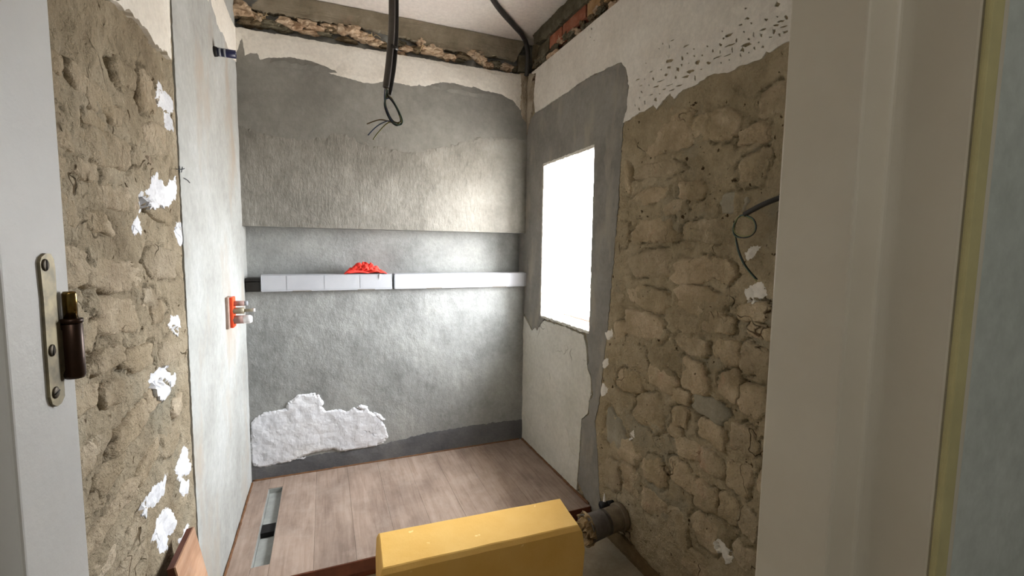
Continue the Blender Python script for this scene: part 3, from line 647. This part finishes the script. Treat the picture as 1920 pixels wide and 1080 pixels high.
# ragged plaster lip round the opening
lip = [((WY2+.004, WZ0-.004), (WY2+.004, WZ1+.002)), ((WY2+.004, WZ1+.003), (WY1, WZ1+.006)), ((WY1, WZ0-.008), (WY2, WZ0-.004))]
for k, (a, b_) in enumerate(lip):
    d = Vector((b_[0]-a[0], b_[1]-a[1])); n_ = Vector((-d.y, d.x)).normalized()*.007
    skin('plaster_lip', WR, [(a[0]-n_.x, a[1]-n_.y), (b_[0]-n_.x, b_[1]-n_.y), (b_[0]+n_.x, b_[1]+n_.y), (a[0]+n_.x, a[1]+n_.y)], 'plaster_white' if k != 2 else 'plaster_lime', w1, h=.008, depth=.02, grid=.02, seg=.012, jag=.004, seed=140+k, relief=.002)
pl = bpy.data.lights.new('sky_portal', 'AREA'); pl.shape = 'RECTANGLE'; pl.size = WY2-WY1-.06; pl.size_y = WZ1-WZ0-.06; pl.cycles.is_portal = True
po = bpy.data.objects.new('sky_portal', pl); C.objects.link(po)
po.location = (R+DP+.06, (WY1+WY2)/2, (WZ0+WZ1)/2); po.rotation_euler = (math.radians(90), 0, math.radians(90))

# ------------------------------------------------------------------ floor, ceiling, hall, door
HX0, HX1, HR = -1.3, 1.9, -2.2
floor = struct(box('floor', HX0-.1, HX1+.1, HR-.1, B+.2, -.06, 0, 'floor_cement'))
ceil_ = struct(box('ceiling', HX0-.1, HX1+.1, HR-.1, B+.2, ZC, ZC+.08, 'ceiling_white'))
struct(box('wall_hall_left', HX0-.1, HX0, HR-.1, HY+.05, 0, ZC, 'hall_paint'))
struct(box('wall_hall_right', HX1, HX1+.1, HR-.1, HY+.05, 0, ZC, 'hall_paint'))
struct(box('wall_hall_rear', HX0, HX1, HR-.1, HR, 0, ZC, 'hall_paint'))
bm = box_bm(HX0-.1, JL-.05, HY, JY, 0, ZC); box_bm(.81, HX1+.1, HY, JY, 0, ZC, 0, bm); box_bm(JL-.05, .81, HY, JY, 2.12, ZC, 0, bm)
struct(link_bm('wall_front', bm, 'hall_paint'))
def prism(pts, z0, z1, bev=.003):
    bm = bmesh.new(); a = [bm.verts.new((x, y, z0)) for x, y in pts]; b = [bm.verts.new((x, y, z1)) for x, y in pts]; n = len(pts)
    bm.faces.new(a); bm.faces.new(b[::-1])
    for i in range(n): bm.faces.new((a[i], b[i], b[(i+1) % n], a[(i+1) % n]))
    bmesh.ops.recalc_face_normals(bm, faces=bm.faces)
    if bev: bmesh.ops.bevel(bm, geom=[e for e in bm.edges if abs(e.verts[0].co.z-e.verts[1].co.z) > .5], offset=bev, segments=3, affect='EDGES', profile=.5)
    return bm
d1 = bpy.data.objects.new('door_1', None); C.objects.link(d1); struct(d1); d1['_base'] = Vector((0, 0, 0))
link_bm('jamb', prism([(JL, JY), (JL, .449), (JL-.018, .449), (JL-.018, HY-.004), (JL-.05, HY-.004), (JL-.05, JY)], 0, 2.12), 'jamb_paint_grey', d1)
link_bm('jamb', prism([(JR, JY), (.82, JY), (.82, HY-.004), (.76, HY-.004), (.757, .404), (.752, .419), (JR, .424)], 0, 2.12, .005), 'jamb_paint', d1)
box('door_head', JL, .81, HY, JY, 2.07, 2.12, 'jamb_paint', d1)
box('edge_strip', .7585, .788, HY-.012, HY-.004, 0, 2.12, 'edge_yellow', d1, .003)
# lift-off hinge on the left jamb
WJ = Wall(0, JL, 1)
leaf = skin('hinge_leaf', WJ, poly(WJ, [(75,492),(78,482),(86,475),(95,476),(101,486),(104,505),(107,560),(114,618),(118,622),(121,640),(124,690),(119,702),(121,725),(122,742),(116,756),(108,762),(99,758),(95,745),(88,650),(82,560)], .0022), 'hinge_steel', d1, h=.0022, depth=.004, grid=.02, seg=.004, jag=0, seed=1, relief=0, edge=1)
kb, kt = on(0, JL+.006, 141, 708), on(0, JL+.006, 141, 603); kc = kb
pb = on(0, JL+.006, 137, 545)
kn = tube('knuckle', [Vector((kc.x, kc.y, kb.z)), Vector((kc.x, kc.y, kb.z+.003)), Vector((kc.x, kc.y, kt.z-.001)), Vector((kc.x, kc.y, kt.z))], lambda t: .0078 if 0 < t < 1 else .0066, 'hinge_dark', d1, 24, 1)
tube('collar', [Vector((kc.x, kc.y, kt.z)), Vector((kc.x, kc.y, kt.z+.004))], .0083, 'hinge_dark', d1, 24)
tube('pin', [Vector((kc.x, kc.y, kt.z+.003)), Vector((kc.x, kc.y, pb.z-.002)), Vector((kc.x, kc.y, pb.z))], lambda t: .0052 if t < 1 else .0042, 'pin_brass', d1, 24, 1)
wa = WJ.px(119, 625, .001); wb_ = WJ.px(122, 692, .001)
box('knuckle_web', JL-.0, JL+.006, wa.y-.002, kc.y, wb_.z, wa.z, 'hinge_dark', d1, .001)
for (x, y, a) in ((85,497,1.5),(98,657,1.3),(105,736,.2)):
    p = WJ.px(x, y, .0025)
    sc = tube('screw', [p-Vector((.001, 0, 0)), p+Vector((.0003, 0, 0)), p+Vector((.0009, 0, 0))], lambda t: .0052 if t < 1 else .0042, 'screw_dark', d1, 16, 1)
    q = Vector((0, math.cos(a), math.sin(a)))*.0042
    tube('screw_slot', [p+Vector((.0007, 0, 0))-q, p+Vector((.0007, 0, 0))+q], .0008, 'slot_black', sc, 6)
# invented ceiling lamp in the unseen hall, adds fill light through the doorway
hl = thing('hall_fill_lamp', 'round white ceiling lamp added in the unseen hall as fill light', 'lamp', (.2, -.9, ZC))
bm = bmesh.new(); bmesh.ops.create_cone(bm, cap_ends=True, segments=40, radius1=.20, radius2=.22, depth=.05)
for q in bm.verts: q.co += Vector((.2, -.9, ZC-.026))
link_bm('fill_lamp_base', bm, 'fill_lamp_white', hl)
bm = bmesh.new(); bmesh.ops.create_uvsphere(bm, u_segments=32, v_segments=12, radius=.19)
for q in bm.verts: q.co = Vector((q.co.x+.2, q.co.y-.9, ZC-.052+min(0, q.co.z)*.25))
link_bm('fill_lamp_shade', bm, 'fill_lamp_glow', hl, True)
la = bpy.data.lights.new('hall_fill_light', 'AREA'); la.shape = 'DISK'; la.size = .5; la.energy = HALL_FILL; la.color = (1, .93, .84)
lo_ = bpy.data.objects.new('hall_fill_light', la); C.objects.link(lo_); lo_.location = (.2, -.9, ZC-.12); lo_.parent = None

# ------------------------------------------------------------------ shower tray
TY0 = 1.998
tray = thing('shower_tray', 'wood-look shower tray of pale brown planks with a slot drain', 'shower tray', ((L+R)/2, (TY0+B)/2, 0))
dx0, dx1, dy0, dy1 = -.318, -.246, 2.112, 2.803
bm = box_bm(L+.012, dx0-.012, TY0+.006, B-.012, 0, ZT-.014); box_bm(dx1+.012, R-.012, TY0+.006, B-.012, 0, ZT-.014, 0, bm)
box_bm(dx0-.012, dx1+.012, TY0+.006, dy0-.01, 0, ZT-.014, 0, bm); box_bm(dx0-.012, dx1+.012, dy1+.01, B-.012, 0, ZT-.014, 0, bm)
link_bm('tray_body', bm, 'tray_edge', tray)
box('front_edge', L+.010, R-.010, TY0-.002, TY0+.008, .028, ZT-.002, 'tray_edge', tray, .002)
pxs = [L+.008, dx0, dx1]+[on(2, ZT, x, y).x for x, y in ((610,1047),(695,975),(768,940),(840,920),(935,900),(1000,880),(1050,930))]
pxs = [L+.008, dx0, dx1, -.07, .105, .285, .465, .645, .825, 1.005, 1.165, R-.008]
for k in range(len(pxs)-1):
    a, b_ = pxs[k]+.0004, pxs[k+1]-.0004
    if k == 1:
        for y0, y1 in ((TY0, dy0), (dy1, B-.008)): box('plank', a, b_, y0, y1, ZT-.014, ZT, 'wood_tray', tray, .0008)
    else: box('plank', a, b_, TY0+rnd.uniform(0, .004), B-.008, ZT-.014, ZT-rnd.uniform(0, .0007), 'wood_tray', tray, .0008)
ch = box('drain_channel', dx0+.004, dx1-.004, dy0+.004, dy1-.004, .030, .036, 'channel_grey', tray)
bm = box_bm(dx0-.011, dx0+.003, dy0-.009, dy1+.009, .03, ZT-.004); box_bm(dx1-.003, dx1+.011, dy0-.009, dy1+.009, .03, ZT-.004, 0, bm)
box_bm(dx0, dx1, dy0-.009, dy0+.004, .03, ZT-.004, 0, bm); box_bm(dx0, dx1, dy1-.004, dy1+.009, .03, ZT-.004, 0, bm)
link_bm('drain_wall', bm, 'channel_grey', tray)
box('drain_plate', dx0+.004, dx1-.004, dy0+.004, 2.36, .036, .056, 'channel_grey', ch, .001)
box('drain_plate', dx0+.004, dx1-.004, 2.475, dy1-.004, .036, .056, 'channel_grey', ch, .001)
box('drain_slot', dx0+.0035, dx1-.0035, 2.40, 2.475, .036, .062, 'slot_black', ch, .001)
def bead(pts, r, sd):
    P = []
    for i in range(len(pts)-1):
        a, b_ = Vector(pts[i]), Vector(pts[i+1]); n_ = int((b_-a).length/.02)
        for k in range(n_): p = a.lerp(b_, k/n_); P.append(p+Vector((mnoise.noise(p*30)*.002, mnoise.noise(p*27+Vector((5, 0, 0)))*.002, 0)))
    tube('sealant', P, lambda t: r*(1+.45*mnoise.noise(Vector((t*70, sd, 0)))), 'sealant_brown', tray, 8, 1)
bead([(L+.010, B-.007, ZT), (R-.010, B-.007, ZT)], .0065, 1); bead([(R-.009, B-.01, ZT), (R-.009, TY0, ZT)], .0085, 2); bead([(L+.009, TY0, ZT), (L+.009, B-.01, ZT)], .006, 3)

# ------------------------------------------------------------------ cartons, black box, cloth on the ledge
def carton(label, xa, xb, y0, seed):
    c0 = thing('carton', label, 'box', ((xa+xb)/2, y0+.05, ZL), 'long white cartons on the wall ledge')
    h = .094; rr = random.Random(seed); bm = box_bm(xa, xb, y0, y0+.098, ZL+.0005, ZL+h, .003)
    body = link_bm('carton_body', bm, 'carton_white', c0)
    t = .0016
    box('lid_flap', xa-.001, xb+.001, y0-.0022, y0+.09, ZL+h, ZL+h+t, 'carton_white', c0, .0005)
    for q in (.18, .46, .74) if seed == 1 else (.20, .55, .72):
        x = xa+(xb-xa)*q; box('crease', x-.0012, x+.0012, y0-.0008, y0+.002, ZL+.012, ZL+h-.004, 'carton_crease', body)
    box('front_fold', xa+.004, xb-.004, y0-.0010, y0+.002, ZL+.009, ZL+.0108, 'carton_crease', body)
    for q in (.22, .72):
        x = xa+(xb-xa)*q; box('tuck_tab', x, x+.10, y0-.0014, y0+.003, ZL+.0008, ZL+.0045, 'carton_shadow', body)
    for sx, x in ((1, xa), (-1, xb)):
        bm = bmesh.new()
        pts = [(x, y0-.001, ZL+.003), (x-sx*.006, y0+.012, ZL+.004), (x-sx*.005, y0+.014, ZL+h-.004), (x, y0-.001, ZL+h-.002)]
        vs = [bm.verts.new(p) for p in pts]+[bm.verts.new(Vector(p)+Vector((sx*.002, .001, 0))) for p in pts]
        for q in ((0, 1, 2, 3), (7, 6, 5, 4), (0, 4, 5, 1), (1, 5, 6, 2), (2, 6, 7, 3), (3, 7, 4, 0)): bm.faces.new([vs[i] for i in q])
        link_bm('end_flap', bm, 'carton_white', c0)
    return c0
YF = B-.034
carton('long white carton on the ledge with the red cloth lying on it', -.328, .384, YF, 1)
carton('long white carton on the ledge reaching the corner by the window', .404, R-.0035, YF, 2)
bx = thing('black_case', 'small black plastic case on the ledge beside the white carton', 'case', (-.376, B+.03, ZL))
link_bm('case_body', box_bm(-.413, -.336, B-.005, B+.08, ZL+.0005, ZL+.056, .008), 'box_black', bx)
link_bm('case_lid', box_bm(-.414, -.335, B-.006, B+.081, ZL+.056, ZL+.078, .008), 'box_black', bx)
# red cloth
cl = thing('red_cloth', 'crumpled bright red cloth lying on top of a white carton', 'cloth', (.235, YF+.03, ZL+.0955))
ca, cb = on(1, YF+.02, 647, 512).x, on(1, YF+.02, 724, 512).x
nx, ny = 60, 22; V = []; F_ = []
for j in range(ny+1):
    for i in range(nx+1):
        s, t = i/nx, j/ny
        x = ca+(cb-ca)*s+.010*mnoise.noise(Vector((s*4, t*5, 2)))
        y = YF-.004+.086*t+.006*mnoise.noise(Vector((s*5, t*3, 9)))
        env = (math.sin(math.pi*min(1, max(0, s)))**.55)*(math.sin(math.pi*min(1, max(0, (t*.92+.08))))**.5)
        prof = .034+.036*math.exp(-((s-.44)/.34)**2)
        fold = abs(mnoise.noise(Vector((s*7+t*3.5, t*4.5-s*2.0, 1))))*1.1+.5*abs(mnoise.noise(Vector((s*15-t*6, t*9, 4))))
        z = ZL+.0965+env*prof*(.62+.75*fold)
        if t < .12 and .1 < s < .96: z -= (.12-t)*.04
        V.append((x, y, z))
for j in range(ny):
    for i in range(nx): q = j*(nx+1)+i; F_.append((q, q+1, q+nx+2, q+nx+1))
o = link('cloth_sheet', V, F_, 'cloth_red', cl, True)
md = o.modifiers.new('thick', 'SOLIDIFY'); md.thickness = .002; md.offset = 1
# fold rolls in front
for k, (a, b_, zz) in enumerate((((.06), (.55), .012), (.30, .80, .022), (.50, .97, .012))):
    pts = []
    for q in range(6):
        s = a+(b_-a)*q/5; pts.append((ca+(cb-ca)*s, YF+.004+.006*k, ZL+.100+zz*math.sin(math.pi*(q+.6)/6.2)+.003*mnoise.noise(Vector((q, k, 3)))))
    tube('cloth_fold', pts, lambda t: .0065*(.55+.6*math.sin(math.pi*min(1, t*.9+.08))), 'cloth_red', cl, 10, 5)
p = on(1, YF-.004, 713, 514)
bm = bmesh.new()
vs = [bm.verts.new(q) for q in ((p.x-.004, YF-.005, p.z), (p.x+.006, YF-.005, p.z), (p.x+.005, YF-.006, p.z-.020), (p.x+.001, YF-.007, p.z-.032), (p.x-.004, YF-.006, p.z-.018))]
fc = bm.faces.new(vs); r_ = bmesh.ops.extrude_face_region(bm, geom=[fc])
for q in r_['geom']:
    if isinstance(q, bmesh.types.BMVert): q.co.y += .001
link_bm('care_tag', bm, 'tag_white', cl)

# ------------------------------------------------------------------ left wall fittings
p0 = WL.px(399, 96, 0)
st = thing('pipe_stub', 'dark blue pipe stub with grey rings sticking out of the wall', 'pipe', p0)
X = Vector((1, 0, 0))
pp = tube('pipe', [p0-X*.01, p0+X*.085], .017, 'pipe_blue', st, 20, 1, hollow=.7)
for t in (.024, .042): tube('ring', [p0+X*t, p0+X*(t+.007)], .0182, 'pipe_ring', pp, 20, 1)
tube('flange', [p0-X*.002, p0+X*.008, p0+X*.018], lambda t: .021 if t < .6 else .0185, 'slot_black', st, 16, 1)
q0 = WL.px(424, 586, 0)
mb = thing('mixer_valve_body', 'orange in-wall shower mixer body with pipe stubs and white cap', 'valve', q0)
hy, hz = .044, .072
bm = box_bm(L-.002, L+.018, q0.y-hy, q0.y+hy, q0.z-hz, q0.z+hz, .006); link_bm('back_plate', bm, 'plug_dusty', mb)
bm = box_bm(L+.018, L+.032, q0.y-hy+.02, q0.y+hy, q0.z-hz+.002, q0.z+hz-.002, .004); link_bm('orange_cover', bm, 'plug_orange', mb)
c1 = Vector((L+.03, q0.y+.0, q0.z+.040)); tube('pipe_stub', [c1, c1+X*.045], .012, 'fitting_brown', mb, 18, 1); tube('stub_end', [c1+X*.044, c1+X*.058], .0105, 'carton_crease', mb, 18, 1)
c2 = Vector((L+.03, q0.y-.01, q0.z+.008)); tube('valve_seat', [c2, c2+X*.025, c2+X*.044], lambda t: .015, 'brass_dusty', mb, 8, 1); sd_ = tube('spindle', [c2+X*.044, c2+X*.082], .0072, 'brass_dusty', mb, 14, 1); tube('spindle_tip', [c2+X*.080, c2+X*.088], .0080, 'cap_white', sd_, 14, 1, hollow=.5)
c3 = Vector((L+.03, q0.y-.005, q0.z-.034)); tube('outlet_pipe', [c3, c3+X*.042], .019, 'fitting_brown', mb, 22, 1); tube('end_cap', [c3+X*.040, c3+X*.066, c3+X*.074], lambda t: .0195 if t < 1 else .014, 'cap_white', mb, 22, 1)

# ------------------------------------------------------------------ hanging conduits with wires
D0 = 1.42
def drop(px_, py_, d): p = at_depth(px_, py_, d); return p
a0 = drop(735, 0, D0); b0 = drop(742.5, 0, D0+.035)
hc = thing('hanging_conduit', 'pair of dark grey conduits with looped wires hanging from the ceiling', 'cable', (a0.x, a0.y, ZC))
tube('conduit', [(a0.x+.004, a0.y, ZC), (a0.x+.003, a0.y, a0.z+.25), a0, drop(734, 60, D0), drop(729, 120, D0-.002), drop(723.5, 164, D0-.003)], .0102, 'conduit_grey', hc, 18, 6, hollow=.82)
tube('conduit', [(b0.x+.003, b0.y, ZC), (b0.x+.002, b0.y, b0.z+.25), b0, drop(742, 60, D0+.03), drop(739, 110, D0+.022), drop(731, 178, D0+.006)], lambda t: .0088 if t < .86 else .0088-.004*(t-.86)/.14, 'conduit_black', hc, 16, 6)
tube('cable_tie', [drop(734, 84, D0-.012), drop(741, 90, D0-.006), drop(745, 92, D0+.02)], .0042, 'conduit_black', hc, 8, 4)
wl = {'wire_green': ((0, 0), [(726,168),(728,180),(736,190),(746,208),(753,228),(748,234),(738,231),(728,214),(722,192),(724,180),(734,184),(744,204),(751,226),(744,233),(728,230),(708,250),(700,262)]),
      'wire_brown': ((1, -1), [(724,166),(724,182),(734,186),(748,212),(752,226),(744,231),(732,222),(722,196),(726,182),(738,192),(748,216),(749,229),(735,230),(712,225),(687,233)]),
      'wire_blue': ((-1, 1), [(723,166),(722,186),(727,208),(738,228),(748,233),(752,222),(742,198),(732,184),(722,190),(726,212),(738,230),(728,226),(708,236),(691,253)]),
      'wire_black': ((0, 2), [(727,168),(727,178),(740,196),(750,218),(752,230),(742,234),(730,222),(721,198),(724,182),(736,188),(749,214)]),
      'wire_teal': ((1, 1), [(725,167),(721,190),(724,208),(734,226),(746,234),(754,228),(746,206),(736,188)])}
for k, (nm, (of, pts)) in enumerate(wl.items()):
    tube('wire', [drop(x+of[0], y+of[1]*.6, D0+.004*math.sin(i*1.3+k*1.1)-.002*k) for i, (x, y) in enumerate(pts)], .0019, nm, hc, 7, 5)

# ------------------------------------------------------------------ black cable in the ceiling corner
kk = thing('corner_cable', 'thick black cable running along the ceiling into the corner', 'cable', (R-.05, B-.05, ZC))
zc = ZC-.017
cpts = [on(2, zc, 870, -110), on(2, zc, 925, 0), on(2, zc, 962, 46), on(2, zc, 978, 64)]
e = WB.px(986, 80, .05); cpts += [e, WB.px(990, 100, .045), WB.px(989, 126, .035), WB.px(987, 142, .012)]
tube('cable_sheath', cpts, .0155, 'conduit_black', kk, 14, 6)

# ------------------------------------------------------------------ cable on the right wall
ks = WR.px(1472, 368, .03)
wc = thing('wall_cable', 'black corrugated conduit with looped wires on the rough stone wall', 'cable', WR.px(1462, 372, 0))
tube('corrugated_conduit', [WR.px(1490, 362, .0), WR.px(1462, 371, .02), WR.px(1436, 381, .035), WR.px(1412, 393, .045), WR.px(1396, 402, .048)], .0088, 'conduit_black', wc, 14, 6, ribs=.005)
lp = [(1396,402),(1384,408),(1377,424),(1379,440),(1394,446),(1410,441),(1418,428),(1414,412),(1400,404),(1388,404),(1380,416),(1377,432),(1381,450),(1388,476),(1400,500),(1420,524)]
for k, (nm, ox, oy) in enumerate((('wire_teal', -1.5, 2), ('wire_black', 0, 0), ('wire_green', -1, 3.5))):
    tube('wire', [WR.px(x+ox*(1 if i < 12 else 1.6)*(1+.6*math.sin(i+k)), y+oy*math.sin(i*.8+k), .046-.020*max(0, i-10)/5+.003*math.sin(i+k*2)) for i, (x, y) in enumerate(lp)], .0019, nm, wc, 7, 5)

# ------------------------------------------------------------------ soil pipe, small valve
pw = WR.px(1163, 968, 0)
sp = thing('soil_pipe', 'grimy grey drain pipe stub sealed with a crumpled brown bag', 'pipe', (pw.x, pw.y, pw.z))
pe = Vector((R-.205, pw.y-.015, pw.z-.012)); dv = pe-pw
tube('pipe', [pw-dv*.15, pw, pw+dv*.5, pw+dv*.55], .058, 'soil_pipe', sp, 32, 2)
tube('cuff', [pw+dv*.42, pw+dv*.45, pw+dv*.70, pw+dv*.90, pw+dv*.98], lambda t: .0585+.003*t*t*3, 'soil_pipe_cuff', sp, 32, 2, hollow=.88)
tube('wall_collar', [pw-dv*.03, pw+dv*.06, pw+dv*.09], lambda t: .066 if t < .8 else .060, 'soil_pipe', sp, 32, 2)
n1, n2 = 30, 9; V = []; F_ = []
for j in range(n2+1):
    for i in range(n1):
        a = 6.283*i/n1; t = j/n2; r_ = .070*(1-t)**.5+.004
        fz = mnoise.noise(Vector((math.cos(a)*2.6, math.sin(a)*2.6, t*3.5)))
        r_ *= 1+.32*fz
        V.append(pw+dv*(.92+.16*math.sin(t*1.5)+.16*fz*(1 if j else .6))+Vector((0, math.cos(a)*r_, math.sin(a)*r_-.004)))
for j in range(n2):
    for i in range(n1): k2 = (i+1) % n1; F_.append((j*n1+i, j*n1+k2, (j+1)*n1+k2, (j+1)*n1+i))
F_.append(tuple(range(n2*n1, n2*n1+n1)))
link('plastic_bag', V, F_, 'bag_brown', sp)
vw = WR.px(1146, 944, 0)
vb = thing('angle_valve', 'small black pipe fitting with white tape behind the drain pipe', 'valve', (vw.x, vw.y, vw.z))
tube('fitting', [vw+X*.01, vw-X*.03], .016, 'valve_black', vb, 16, 1); tube('fitting_nut', [vw-X*.028, vw-X*.062], .021, 'valve_black', vb, 6, 1)
tp = vw+Vector((-.04, 0, .018)); tube('white_tape', [tp, tp+Vector((0, .002, .022)), tp+Vector((0, .003, .040))], lambda t: .008*(1-.85*t), 'tag_white', vb, 8, 4)
# ------------------------------------------------------------------ yellow block
ZY = EYE-1.10
A_, B_, C_, D_ = (on(2, ZY, *q) for q in ((710, 999), (1050, 934), (1085, 984), (716, 1066)))
yb = thing('foam_block', 'mustard yellow rigid foam slab with blunt edges in front of the shower tray', 'block', ((A_.x+B_.x)/2, (A_.y+D_.y)/2, 0))
def yshape():
    # rings down from the top: top face, chamfer, body
    rings = []
    nL = 20
    def ringpts(z, grow, front, side):
        P = []
        a, b_, c_, d_ = A_.copy(), B_.copy(), C_.copy(), D_.copy()
        a.x -= side[0]; d_.x -= side[0]; b_.x += side[1]*.6; c_.x += side[1]; c_.y -= front; d_.y -= front; a.y += grow; b_.y += grow
        for (p, q) in ((a, b_), (b_, c_), (c_, d_), (d_, a)):
            n_ = nL if (p-q).length > .4 else 6
            for k in range(n_):
                w_ = p.lerp(q, k/n_); w_.z = z
                w_ += Vector((mnoise.noise(Vector((w_.x*9, w_.y*9, z*9))), mnoise.noise(Vector((w_.x*9+4, w_.y*9, z*9))), 0))*.003
                P.append(w_)
        return P
    R_ = [ringpts(ZY+.0, -.004, -.004, (-.004, -.004)), ringpts(ZY-.003, 0, 0, (0, 0)), ringpts(ZY-.017, .004, .012, (.006, .006)), ringpts(ZY-.025, .006, .0125, (.008, .010)), ringpts(ZY-.10, .008, .014, (.012, .024)), ringpts(ZY-.16, .008, .014, (.012, .020)), ringpts(ZY-.26, .008, .014, (.012, .012)), ringpts(.0, .006, .012, (.010, .010))]
    n_ = len(R_[0]); V = [p for r in R_ for p in r]; F_ = []
    for j in range(len(R_)-1):
        for i in range(n_): k = (i+1) % n_; F_.append((j*n_+i, (j+1)*n_+i, (j+1)*n_+k, j*n_+k))
    F_.append(tuple(range(n_))); F_.append(tuple(range((len(R_)-1)*n_, len(R_)*n_))[::-1])
    return V, F_
V, F_ = yshape(); link('block_body', V, F_, 'foam_yellow', yb)
# ------------------------------------------------------------------ leaning board
ap = WL.px(357, 990, .028)
bd = thing('leaning_board', 'offcut of pale brown board leaning against the plastered wall', 'board', (L+.14, 1.5, 0))
tilt = math.atan2(.105, ap.z); nrm = Vector((math.cos(tilt), 0, math.sin(tilt)))
t0 = Vector((L+.024, ap.y, ap.z)); dn = Vector((math.sin(tilt), 0, -math.cos(tilt))); Hh = ap.z/math.cos(tilt)
bm = bmesh.new()
def slab(d0, d1):
    vs = []
    for d in (d0, d1):
        for (uu, ww) in ((0, 0), (-.19, 0), (-.19, 1), (0, 1)):
            p = t0+Vector((0, uu, 0))+dn*(Hh*ww)+nrm*d; p.z = max(p.z, .0005); vs.append(bm.verts.new(p))
    for q in ((0, 1, 2, 3), (7, 6, 5, 4), (0, 4, 5, 1), (1, 5, 6, 2), (2, 6, 7, 3), (3, 7, 4, 0)): bm.faces.new([vs[i] for i in q])
slab(-.006, .010); link_bm('board_core', bm, 'tray_edge', bd)
bm = bmesh.new(); slab(.010, .014); link_bm('board_face', bm, 'wood_board', bd)

for o in bpy.data.objects:
    if '_base' in o.keys(): del o['_base']
